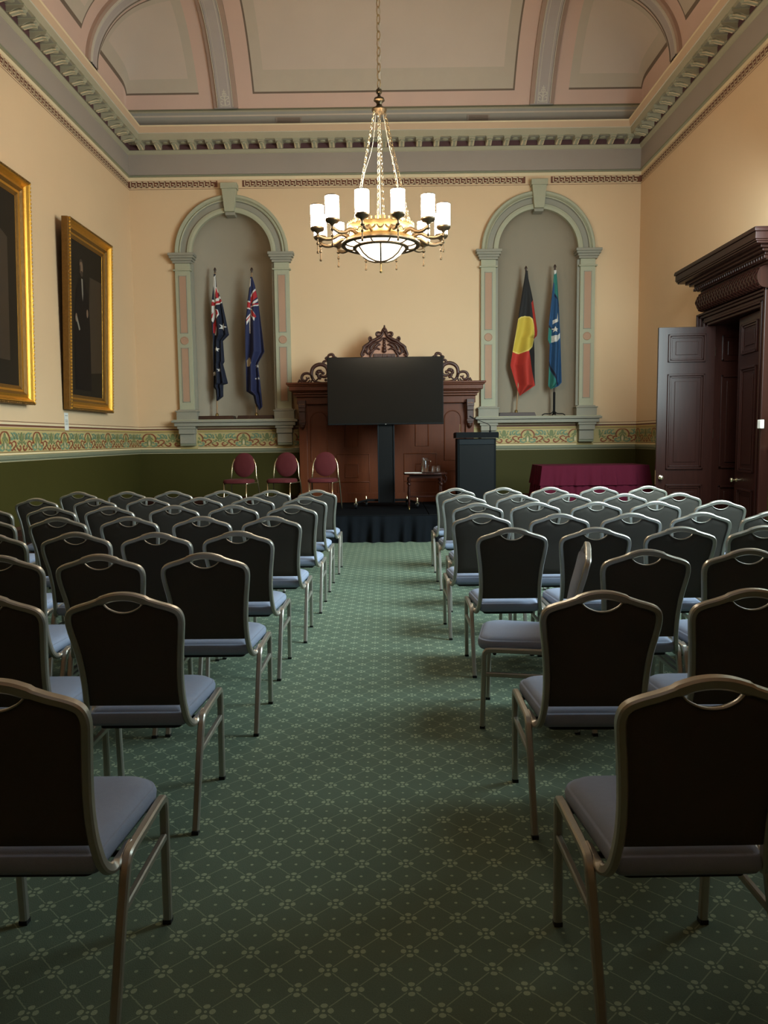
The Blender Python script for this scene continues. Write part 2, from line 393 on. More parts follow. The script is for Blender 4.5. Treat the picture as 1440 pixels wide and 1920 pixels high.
# ribs with lines and stencils
def rib(name, along, c, hw, t0, t1):
    # along 'y': plane x=c ; along 'x': plane y=c ; ts from wall end
    b = MB(); N = 40
    prof = [(-hw, 0.0, None), (-hw, 0.05, 'cribdark'), (-hw * .68, 0.06, 'cribdark'), (-hw * .66, 0.085, 'white'), (-hw * .60, 0.085, 'white'),
            (-hw * .58, 0.07, 'dline'), (-hw * .40, 0.07, 'crib'), (-hw * .36, 0.072, 'white'), (hw * .36, 0.072, 'crib'), (hw * .40, 0.072, 'white'), (hw * .58, 0.07, 'crib'),
            (hw * .60, 0.085, 'dline'), (hw * .66, 0.085, 'white'), (hw * .68, 0.06, 'cribdark'), (hw, 0.05, 'cribdark'), (hw, 0.0, 'cribdark')]
    rows = []
    for i in range(N + 1):
        q = (i / N) ** 2; t = t0 + (t1 - t0) * q
        row = []
        for o, d, _ in prof:
            if along == 'y': x, y = c + o, t
            else: x, y = t, c + o
            # offset along inward normal of the curve
            e = 0.01
            if along == 'y': g = (cz(x, y + e) - cz(x, y - e)) / (2 * e) if y < D - e else -12; nx, ny, nz = 0, g, -1
            else: g = (cz(x + e, y) - cz(x - e, y)) / (2 * e) if abs(x) < W - e else (12 if x < 0 else -12); nx, ny, nz = g, 0, -1
            l = math.sqrt(nx * nx + ny * ny + 1)
            if d > 0 and l > 8: nx, ny, nz = (0, -1, 0) if along == 'y' else (math.copysign(1, -x), 0, 0); l = 1
            z = cz(x, y) if not (along == 'x') else cz(x, y)
            row.append((x + nx / l * d * (1 if along == 'x' else 1), y + (ny / l * d if along == 'y' else 0), z + nz / l * d))
        rows.append(row)
    n = len(prof)
    for i in range(N):
        for k in range(n - 1):
            b.add([rows[i][k], rows[i][k + 1], rows[i + 1][k + 1], rows[i + 1][k]], [(0, 1, 2, 3)], prof[k + 1][2])
    o = struct(b.build(name)); return o
r1 = rib('trim_1', 'y', -(RX0 + RX1) / 2, 0.205, D, 4.0)
r2 = rib('trim_2', 'y', (RX0 + RX1) / 2, 0.205, D, 4.0)
r3 = rib('trim_3', 'x', (TY0 + TY1) / 2, 0.18, -W, -RX1)
r4 = rib('trim_4', 'x', (TY0 + TY1) / 2, 0.18, W, RX1)
def stencil(parent, place):
    b = MB(); fn = lambda u, v, d: place(u, v)
    b.ribbon([(-.09, .01), (.09, .01)], .004, fn, 'white'); b.ribbon([(0, .02), (0, .27)], [.016, .004], fn, 'white')
    b.ribbon([(-.03, .235), (.03, .235)], .006, fn, 'white')
    for s in (-1, 1):
        b.ribbon(s2([(0, .03), (s * .05, .03), (s * .075, .06), (s * .06, .09), (s * .035, .08)]), .007, fn, 'white')
        b.ribbon(s2([(0, .08), (s * .03, .12), (s * .06, .13), (s * .06, .16), (s * .03, .16)]), .007, fn, 'white')
        b.ribbon(s2([(s * .01, .15), (s * .03, .19), (s * .01, .215)]), .008, fn, 'white')
    b.build('stencil', parent)
for s, r in ((-1, r1), (1, r2)):
    def place(u, v, s=s):
        t = v * 0.32; y = D - 0.004 - t * 0.35
        # follow the curve by arc length: walk
        acc = 0; yy = D; zz = cz(2.7, D)
        while acc < v:
            ny = yy - 0.001; nz = cz(2.7, ny); acc += math.hypot(0.001, nz - zz); yy, zz = ny, nz
        return (s * 2.705 + u, yy - 0.085, zz + 0.0)
    stencil(r, place)

# entablature under the cove: painted upstand, vents, cornice with modillions
def cornice_profile():
    return [(0.0, 6.035, None), (0.035, 6.035, 'stone'), (0.035, 6.06, 'rail'), (0.012, 6.075, 'grey'), (0.012, 6.41, 'grey'), (0.03, 6.425, 'green'), (0.05, 6.468, 'green'),
            (0.06, 6.47, 'rail'), (0.06, 6.56, 'maroonbox'), (0.275, 6.56, 'green'), (0.285, 6.66, 'green'), (0.30, 6.665, 'white'), (0.325, 6.755, 'tanpink'), (0.335, 6.775, 'cream'), (0.0, 6.80, 'grey')]
def run(prof, y_from, which, name, W_=W, D_=D):
    b = MB()
    for (p0, z0, _), (p1, z1, mt) in zip(prof[:-1], prof[1:]):
        if which == 'b':
            b.quad((-(W_ - p0), D_ - p0, z0), ((W_ - p0), D_ - p0, z0), ((W_ - p1), D_ - p1, z1), (-(W_ - p1), D_ - p1, z1), mt)
        else:
            s = -1 if which == 'l' else 1
            b.quad((s * (W_ - p0), y_from, z0), (s * (W_ - p0), D_ - p0, z0), (s * (W_ - p1), D_ - p1, z1), (s * (W_ - p1), y_from, z1), mt)
    return struct(b.build(name))
cb = run(cornice_profile(), 0, 'b', 'trim_5'); cl = run(cornice_profile(), Y0, 'l', 'trim_6'); cr = run(cornice_profile(), Y0, 'r', 'trim_7')
ups = [(0.003, 6.79, None), (0.003, 7.03, 'cgrey'), (0.02, 7.05, 'cgreen'), (0.03, 7.09, 'cgrey'), (0.045, 7.11, 'green'), (0.02, 7.15, 'rail'), (0, 7.16, 'rail')]
run(ups, 0, 'b', 'trim_8'); run(ups, Y0, 'l', 'trim_9'); run(ups, Y0, 'r', 'trim_10')
def modillion():
    b = MB(); w = 0.052
    prof = [(0.058, 6.475), (0.11, 6.478), (0.15, 6.50), (0.20, 6.515), (0.245, 6.508), (0.27, 6.525), (0.27, 6.557), (0.058, 6.557)]
    b.prism(prof, lambda p, z, d: (d, -p, z), -w, w, 'green')
    leaf = [(0.09, 6.474), (0.14, 6.488), (0.20, 6.503), (0.25, 6.500), (0.275, 6.512)]
    b.sweep([(0, -p, z - 0.004) for p, z in leaf], [.03, .045, .05, .045, .02], .012, 'stone', ref=(0, 0, 1), n=6)
    for s in (-1, 1): b.sweep([(s * .03, -p, z - 0.008) for p, z in leaf[:4]], .012, .008, 'cream', ref=(0, 0, 1), n=5)
    b.box(-w - .012, w + .012, -.28, -.058, 6.545, 6.56, 'stone')
    return b
mb0 = modillion().build('modillion', cb); mb0.location = (0, D, 0)
def soffit_box():
    b = MB(); b.box(-.085, .085, -.24, -.075, 6.549, 6.5585, 'stonegrey'); b.lathe([(0.0, 6.535), (.045, 6.54), (.05, 6.5490)], 0, -.16, 'stone', n=8); return b
sb0 = soffit_box().build('soffit_rosette', cb); sb0.location = (0.149, D, 0)
def put(src, par, loc, rz):
    o = src.copy(); col.objects.link(o); o.parent = par; o.location = loc; o.rotation_euler = (0, 0, rz); return o
k = 0.298
for i in range(-14, 15):
    if i: put(mb0, cb, (i * k, D, 0), 0)
    if i: put(sb0, cb, ((i + 0.5) * k if i < 14 else -14.5 * k * 0.985, D, 0), 0)
for i in range(1, 24):
    for s, c in ((-1, cl), (1, cr)):
        put(mb0, c, (s * W, D - 0.30 - i * k + 0.15, 0), -s * PI / 2 if s > 0 else PI / 2)
        put(sb0, c, (s * W, D - 0.30 - i * k, 0), -s * PI / 2 if s > 0 else PI / 2)
for x0, x1, lb in ((-1.86, -1.41, 'grey air vent high above the wall niche nearer the dark portraits'), (1.43, 1.82, 'grey air vent high above the wall niche nearer the open doors')):
    b = MB(); b.box(x0, x1, D - .02, D - .003, 6.865, 7.005, 'grey')
    for q in range(6): b.box(x0 + .03, x1 - .03, D - .026, D - .02, 6.885 + q * .019, 6.892 + q * .019, 'dline')
    tag(b.build('air_vent'), lb, 'vent', 'air vents above the cornice')

# greek key band, painted friezes, dado rails, baseboards
def wallfn(which):
    if which == 'b': return lambda u, v, d: (u, D - d, v)
    s = -1 if which == 'l' else 1
    return lambda u, v, d: (s * (W - d), u, v)
def flat(b, u0, u1, v0, v1, fn, m, d): b.quad(fn(u0, v0, d), fn(u1, v0, d), fn(u1, v1, d), fn(u0, v1, d), m)
def greek(which, spans, name):
    b = MB(); fn = wallfn(which); P = 0.0985; z0, z1 = 5.870, 5.956
    for a, c in spans:
        flat(b, a, c, z0 - .012, z1 + .012, fn, 'brown', .002)
        n = int((c - a - 0.01) / P); off = a + (c - a - n * P) / 2; t = P / 5; g = (z1 - z0) / 4; h = t * 0.33
        for i in range(n):
            x = off + i * P
            U = lambda k: x + k * t
            V = lambda k: z1 - k * g
            for (x0, y0, x1, y1) in ((0, 0, 0, 4), (0, 4, 3.5, 4), (3.5, 4, 3.5, 2), (1.8, 2, 3.5, 2), (1.6, 0, 5, 0)):
                ua, ub = min(U(x0), U(x1)) - h, max(U(x0), U(x1)) + h; va, vb = min(V(y0), V(y1)) - h, max(V(y0), V(y1)) + h
                flat(b, ua, ub, va, vb, fn, 'cream', .004)
    a, c = spans[0][0], spans[-1][1]
    flat(b, a, c, 5.828, 5.835, fn, 'brown', .002)
    flat(b, a, c, 5.985, 6.033, fn, 'cream', .0015)
    return struct(b.build(name))
greek('b', [(-W, -2.90), (-2.47, 2.44), (2.88, W)], 'trim_11'); greek('l', [(2.0, D)], 'trim_12'); greek('r', [(2.0, D)], 'trim_13')
def frieze(which, a, c, start, name, per=0.83):
    b = MB(); fn = wallfn(which); A = lambda u0, u1, v0, v1, m, d=.003: flat(b, u0, u1, v0, v1, fn, m, d)
    A(a, c, 1.728, 1.735, 'brown'); A(a, c, 1.698, 1.716, 'cream'); A(a, c, 1.672, 1.696, 'brown'); A(a, c, 1.645, 1.662, 'gold_line'); A(a, c, 1.630, 1.636, 'brown')
    A(a, c, 1.366, 1.372, 'brown'); A(a, c, 1.340, 1.356, 'cream')
    x = start; cnt = [0]
    while x < c + per:
        Z = lambda z: 1.385 + z * 0.225
        def R(pts, w, m, d=.004, n=5, x=x):
            cnt[0] += 1
            for s in (-1, 1):
                P = s2([(x + s * u, Z(v)) for u, v in pts], n)
                P = [p for p in P if a + .005 < p[0] < c - .005]
                if len(P) > 1:
                    k = len(P); ww = [w * 1.15 * (0.45 + 0.55 * math.sin(PI * (i + .5) / k)) for i in range(k)]
                    b.ribbon(P, ww, fn, m, d + cnt[0] % 24 * .0001 + (s + 1) * .00004)
        R([(0, 1), (.06, .95), (.105, .75), (.115, .5), (.09, .38)], .011, 'scred')
        R([(0, .85), (.02, .7), (.05, .62), (.06, .5)], .012, 'scgreen'); R([(0, .95), (.012, .8), (0, .65)], .012, 'scgreen')
        R([(0, .62), (.03, .45), (.03, .2), (.02, .05)], .013, 'scgreen')
        R([(0.01, .4), (0.01, .1)], .006, 'cream', .005)
        R([(.03, .08), (.08, .02), (.13, .12), (.12, .25), (.09, .2)], .012, 'scteal')
        R([(.1, .38), (.14, .42), (.17, .3), (.15, .22)], .010, 'scred')
        R([(.15, .95), (.2, .85), (.2, .65), (.16, .62), (.15, .75)], .012, 'scteal')
        R([(.2, .95), (.26, .9), (.27, .7), (.24, .62)], .011, 'scteal')
        R([(.17, .42), (.22, .5), (.27, .38), (.24, .22), (.2, .12), (.25, .02)], .010, 'scred')
        R([(.25, .35), (.3, .1), (.35, .02), (.385, .12), (.37, .25), (.345, .22)], .011, 'scred')
        R([(.3, .45), (.33, .35), (.36, .45), (.34, .52)], .010, 'scgreen')
        R([(.415, .98), (.405, .75), (.415, .5)], .016, 'scgreen'); R([(.415, .5), (.375, .62), (.355, .82)], .010, 'scgreen'); R([(.415, .3), (.395, .45), (.37, .42)], .009, 'scgreen')
        R([(.06, .62), (.085, .55), (.08, .45), (.06, .42)], .008, 'gold_line'); R([(.13, .72), (.135, .6), (.12, .52)], .009, 'scgreen')
        R([(.22, .78), (.235, .7), (.225, .6)], .009, 'scgreen'); R([(.29, .92), (.31, .78), (.30, .62), (.335, .66)], .010, 'scteal'); R([(.34, .95), (.35, .88), (.37, .9)], .008, 'scteal')
        R([(.19, .12), (.17, .04), (.14, .06)], .010, 'scred'); R([(.27, .18), (.285, .26), (.31, .24)], .009, 'scgreen'); R([(.33, .14), (.34, .08)], .008, 'gold_line'); R([(.05, .28), (.07, .34), (.075, .22)], .009, 'scteal')
        x += per
    return struct(b.build(name))
frieze('b', -W, -3.70, -4.26, 'trim_14', .845); frieze('b', -3.39, -1.97, -4.26 + .845, 'trim_15', .845); frieze('b', 1.94, 3.38, 4.20 - 3 * .845, 'trim_16', .845); frieze('b', 3.68, W, 4.20, 'trim_17', .845)
frieze('l', 6.0, D, 8.938 - 4 * .83, 'trim_18'); frieze('r', 2.0, 8.93, 8.5 - 8 * .83, 'trim_19'); frieze('r', 11.0, D, 11.2, 'trim_20')
frieze('b', -1.66, -1.53, -4.26 + 3 * .845, 'trim_26', .845)
railp = [(0, 1.255, None), (.006, 1.262, 'cream'), (.008, 1.275, 'rail'), (.022, 1.285, 'rail'), (.028, 1.318, 'rail'), (.02, 1.335, 'rail'), (0, 1.34, 'gold_line')]
basep = [(0.05, 0, None), (0.05, .30, 'mahog'), (.04, .32, 'mahog'), (.045, .37, 'mahog'), (.03, .41, 'mahog'), (.035, .44, 'mahog'), (0, .475, 'mahog')]
run(railp, 0, 'b', 'trim_21'); run(railp, Y0, 'l', 'trim_22')
run(basep, 0, 'b', 'baseboard_back'); run(basep, Y0, 'l', 'baseboard_left')
def run_r(prof, y0, y1, name):
    b = MB()
    for (p0, z0, _), (p1, z1, mt) in zip(prof[:-1], prof[1:]): b.quad((W - p0, y0, z0), (W - p0, y1, z0), (W - p1, y1, z1), (W - p1, y0, z1), mt)
    struct(b.build(name))
run_r(railp, Y0, 8.93, 'trim_23'); run_r(railp, 10.98, D, 'trim_24'); run_r(basep, Y0, 8.93, 'baseboard_right'); run_r(basep, 10.98, D, 'baseboard_right.001')

# ------------------------------------------------------------------ niche surrounds
def niche_surround(c, name):
    root = bpy.data.objects.new(name, None); col.objects.link(root); root['kind'] = 'structure'; root.location = (c, D, 0)
    # arch
    b = MB(); prof = [(.695, 0.0), (.695, .075), (.735, .085), (.775, .08), (.79, .05), (.875, .05), (.885, .085), (.90, .095), (.925, .07), (.94, .10), (.975, .105), (.988, .09), (.988, 0)]
    mt = ['stone', 'stone', 'stone', 'stonegrey', 'stonegrey', 'stonegrey', 'stone', 'stone', 'stone', 'stone', 'stone', 'stone']; n = 40
    for i in range(n):
        a0, a1 = PI * i / n, PI * (i + 1) / n
        for (r0, p0), (r1, p1), mm in zip(prof[:-1], prof[1:], mt):
            b.quad((r0 * math.cos(a0), -p0, SPR + r0 * math.sin(a0)), (r0 * math.cos(a1), -p0, SPR + r0 * math.sin(a1)),
                   (r1 * math.cos(a1), -p1, SPR + r1 * math.sin(a1)), (r1 * math.cos(a0), -p1, SPR + r1 * math.sin(a0)), mm)
    b.build('arch_moulding', root, smooth='auto')
    b = MB()
    b.prism([(-.085, 5.41), (.085, 5.41), (.125, 5.79), (-.125, 5.79)], lambda u, v, d: (u, -d, v), 0, .15, 'stone')
    b.prism([(-.142, 5.79), (.142, 5.79), (.142, 5.885), (-.142, 5.885)], lambda u, v, d: (u, -d, v), 0, .165, 'stone')
    b.prism([(-.08, 5.36), (.08, 5.36), (.085, 5.41), (-.085, 5.41)], lambda u, v, d: (u, -d, v), -.1, .10, 'stonegrey')
    b.build('keystone', root, bevel=.006)
    for s in (-1, 1):
        x0, x1 = sorted((s * .735, s * .995)); xc = (x0 + x1) / 2
        b = MB(); b.box(x0, x1, -.075, 0.02, 2.03, 4.56, 'stone')
        xi0, xi1 = sorted((s * .69, s * .74)); b.box(xi0, xi1, -.02, .06, 2.03, 4.56, 'stonegrey')
        pb = b.build('pilaster', root, bevel=.004)
        b = MB()
        for z0, z1 in ((2.17, 3.10), (3.37, 4.34)):
            b.box(xc - .058, xc + .058, -.079, -.074, z0, z1, 'pink')
            b.box(xc - .068, xc - .058, -.083, -.074, z0 - .01, z1 + .01, 'stonegrey'); b.box(xc + .058, xc + .068, -.083, -.074, z0 - .01, z1 + .01, 'stonegrey')
            b.box(xc - .068, xc + .068, -.083, -.074, z1, z1 + .01, 'stonegrey'); b.box(xc - .068, xc + .068, -.083, -.074, z0 - .01, z0, 'stonegrey')
        b.lathe([(.0, .008), (.058, .008), (.062, .014), (.07, .012), (.072, 0)], 0, 0, 'pink', n=20, fn=lambda p: (xc + p[0], -.074 - p[2], 3.235 + p[1]))
        b.build('inlay', pb)
        b = MB()
        for z0, z1, e in ((4.43, 4.455, .03), (4.56, 4.60, .035), (4.60, 4.64, .055), (4.64, 4.68, .08), (4.68, 4.725, .095)):
            b.box(x0 - e, x1 + e, -.075 - e, .08, z0, z1, 'stonegrey' if z0 > 4.5 else 'stone')
        b.build('capital', root, bevel=.006)
        b = MB()
        for z0, z1, e in ((1.85, 1.99, .05), (1.99, 2.01, .065), (2.01, 2.03, .03)): b.box(x0 - e, x1 + e, -.075 - e, .08, z0, z1, 'stonegrey')
        b.build('pilaster_base', root, bevel=.005)
        b = MB()
        b.box(x0 - .01, x1 + .01, -.17, .0, 1.60, 1.735, 'stonegrey'); b.box(x0, x1, -.13, 0, 1.43, 1.60, 'stonegrey'); b.box(x0, x1, -.115, 0, 1.39, 1.43, 'rail')
        b.box(x0 - .03, x1 + .03, -.19, 0, 1.69, 1.735, 'stonegrey')
        b.build('corbel', root, bevel=.006)
    b = MB()
    for z0, z1, e in ((1.735, 1.80, .05), (1.80, 1.835, .09)): b.box(-1.02 - e, 1.02 + e, -.16 - e, .02, z0, z1, 'stonegrey')
    b.box(-1.09, 1.09, -.235, .0, 1.835, 1.85, 'stone')
    b.build('sill', root, bevel=.006)
niche_surround(NL, 'trim_25'); niche_surround(NR, 'trim_27')

# ------------------------------------------------------------------ doorcase, doors
def doorcase():
    root = bpy.data.objects.new('door_1', None); col.objects.link(root); root['kind'] = 'structure'; root.location = (W, (DY0 + DY1) / 2, 0)
    yc = (DY0 + DY1) / 2; hw = (DY1 - DY0) / 2
    loc = lambda o: o
    b = MB()                                  # architrave: stepped profile each side (local: x negative = into room, y along wall)
    for s in (-1, 1):
        for a0, a1, p in ((0, .05, .05), (.05, .09, .075), (.09, .15, .06), (.15, .20, .085), (.20, .24, .11)):
            y0, y1 = sorted((s * (hw + a0), s * (hw + a1))); b.box(-p, 0.02, y0, y1, 0.35, DH + a1 * .75, 'mahog')
        y0, y1 = sorted((s * (hw - .0), s * (hw + .26))); b.box(-.14, .02, y0, y1, 0, .35, 'mahog')
    for a0, a1, p in ((0, .05, .05), (.05, .09, .075), (.09, .15, .06), (.15, .20, .085), (.20, .24, .11)):
        b.box(-p, .02, -hw - a1, hw + a1, DH + a0 * .75, DH + a1 * .75, 'mahog')
    b.build('architrave', root, bevel=.008)
    # bulged frieze
    b = MB(); prof = []
    for i in range(13):
        a = -PI / 2 + PI * i / 12; prof.append((.08 + .11 * max(0, math.cos(a)) ** .8, 3.285 + .125 * math.sin(a)))
    prof = [(0, 3.16)] + prof + [(0, 3.41)]
    b.prism(prof, lambda p, z, d: (-p, d, z), -hw - .20, hw + .06, 'mahog')
    b.build('frieze', root, smooth='auto')
    b = MB(); L = 2 * hw + .26; n = 22
    for i in range(-3, n):
        for s in (-1, 1):
            pts = []
            for q in range(9):
                a = -PI / 2.6 + 2 * PI / 2.6 * q / 8; y = -hw - .20 + (i + .5) * L / n + (q / 8) * 3 * L / n if s > 0 else -hw - .20 + (i + .5) * L / n + (1 - q / 8) * 3 * L / n
                if -hw - .20 < y < hw + .06: pts.append((-(.08 + .113 * math.cos(a) ** .8), y, 3.285 + .125 * math.sin(a)))
            if len(pts) > 1: b.sweep(pts, .012, .010, 'mahog', ref=(1, 0, 0), n=4)
    b.build('lattice_carving', root)
    b = MB(); e = .15
    oy = -.115; steps = [(3.41, 3.44, .12, .04), (3.44, 3.49, .16, .07), (3.49, 3.52, .19, .10), (3.52, 3.55, .24, .15), (3.55, 3.58, .28, .19), (3.58, 3.60, .36, .26), (3.60, 3.62, .375, .27), (3.62, 3.70, .385, .28), (3.70, 3.735, .40, .295)]
    for z0, z1, p, ee in steps: b.box(-p, 0, -hw - .15 - ee + oy, hw + .15 + ee + oy, z0, z1, 'mahog')
    for i in range(34):
        y = -hw - .24 + oy + i * (2 * hw + .48) / 33; b.box(-.20, -.155, y - .014, y + .014, 3.45, 3.485, 'mahog')
    b.box(-.395, 0, -hw - .44 + oy, hw + .44 + oy, 3.735, 3.75, 'mahog')
    b.build('cornice', root, bevel=.006)
    # deep panelled reveal
    b = MB(); T = .75
    b.box(0, T, hw, hw + .05, 0, DH + .05, 'mahog'); b.box(0, T, -hw - .05, -hw, 0, DH + .05, 'mahog'); b.box(0, T, -hw - .03, hw + .03, DH, DH + .05, 'mahog')
    for z0, z1 in ((.28, .78), (1.02, 2.30), (2.49, 2.84)):
        for s in (-1, 1):
            ya = s * hw
            def bx(x0, x1, za, zb, d): y0, y1 = sorted((ya, ya - s * d)); b.box(x0, x1, y0, y1, za, zb, 'mahog')
            for x0, x1 in ((.16, .60),):
                bx(x0, x1, z0, z0 + .03, .02); bx(x0, x1, z1 - .03, z1, .02); bx(x0, x0 + .03, z0, z1, .02); bx(x1 - .03, x1, z0, z1, .02); bx(x0 + .08, x1 - .08, z0 + .08, z1 - .08, .012)
    b.build('reveal', root, bevel=.006)
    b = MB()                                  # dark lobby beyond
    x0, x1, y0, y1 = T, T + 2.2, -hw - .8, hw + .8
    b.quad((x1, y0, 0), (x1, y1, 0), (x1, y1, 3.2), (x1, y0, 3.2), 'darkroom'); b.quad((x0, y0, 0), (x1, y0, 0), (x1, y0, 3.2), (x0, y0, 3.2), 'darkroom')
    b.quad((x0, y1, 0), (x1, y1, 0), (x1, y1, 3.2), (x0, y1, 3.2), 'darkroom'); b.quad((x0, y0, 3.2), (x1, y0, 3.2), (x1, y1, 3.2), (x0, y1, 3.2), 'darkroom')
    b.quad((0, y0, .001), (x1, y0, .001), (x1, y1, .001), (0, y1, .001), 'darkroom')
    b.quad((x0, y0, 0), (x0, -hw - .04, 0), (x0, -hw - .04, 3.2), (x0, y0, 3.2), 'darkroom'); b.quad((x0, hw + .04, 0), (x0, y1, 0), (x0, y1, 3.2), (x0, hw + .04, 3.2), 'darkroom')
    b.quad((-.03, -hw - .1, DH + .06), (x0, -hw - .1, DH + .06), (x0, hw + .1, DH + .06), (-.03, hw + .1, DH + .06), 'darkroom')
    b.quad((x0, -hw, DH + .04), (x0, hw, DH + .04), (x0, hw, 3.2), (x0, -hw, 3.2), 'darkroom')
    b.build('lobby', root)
    return root
doorcase()
def leaf(name, hinge, ang, flip, wd_=.76, knob=True, hinges=True):
    root = bpy.data.objects.new(name, None); col.objects.link(root); root['kind'] = 'structure'; root.location = hinge; root.rotation_euler = (0, 0, ang)
    b = MB(); t = .045; b.box(0, wd_, -t / 2, t / 2, .01, DH - .015, 'mahog'); b.build('door_leaf', root, bevel=.003)
    b = MB()
    for z0, z1 in ((.26, .80), (1.01, 2.32), (2.48, 2.86)):
        for s in (-1, 1):
            y = lambda d: sorted((s * t / 2, s * (t / 2 + d)))
            x0, x1 = .13, wd_ - .13
            for w0, d in ((.0, .022), (.028, .012)):
                ya, yb = y(d); w1 = w0 + .026
                b.box(x0 + w0, x1 - w0, ya, yb, z0 + w0, z0 + w1, 'mahog'); b.box(x0 + w0, x1 - w0, ya, yb, z1 - w1, z1 - w0, 'mahog')
                b.box(x0 + w0, x0 + w1, ya, yb, z0 + w0, z1 - w0, 'mahog'); b.box(x1 - w1, x1 - w0, ya, yb, z0 + w0, z1 - w0, 'mahog')
            ya, yb = y(.008); b.box(x0 + .10, x1 - .10, ya, yb, z0 + .10, z1 - .10, 'mahog')
    b.build('panel_moulding', root, bevel=.005)
    for s in (-1, 1):
        if knob:
            b = MB(); b.lathe([(.028, 0), (.028, .006), (.010, .010), (.010, .035), (.024, .045), (.030, .06), (.024, .075), (.0, .08)], 0, 0, 'chrome', n=14,
                              fn=lambda p: (wd_ - .065 + p[0], s * (t / 2 + p[2]), .90 + p[1]))
            b.build('door_knob', root, smooth='auto', label='round metal door knob')
    if knob:
        b = MB(); b.box(wd_ - .025, wd_ - .010, -t / 2 - .008, -t / 2, .86, .95, 'chrome'); b.box(wd_, wd_ + .004, -.012, .012, .80, 1.0, 'brass'); b.build('lock_plate', root)
    if hinges:
        for z in (.35, 1.5, 2.62): b = MB(); b.lathe([(.011, -.06), (.011, .06)], 0, 0, 'chrome', n=10, cz=z); b.build('hinge', root)
    return root
leaf('door_2', (4.50, 10.70, 0), math.atan2(.05, -.65), 0)          # far leaf swung into the room
leaf('door_3', (4.47, 9.25, 0), math.atan2(.70, .06), 0)            # near leaf nearly shut
b = MB(); b.box(4.29, 4.335, 8.90, 8.975, 1.55, 1.65, 'paper'); tag(b.build('wall_switch', bevel=.005), 'small pale switch box fixed to the carved doorcase', 'switch')

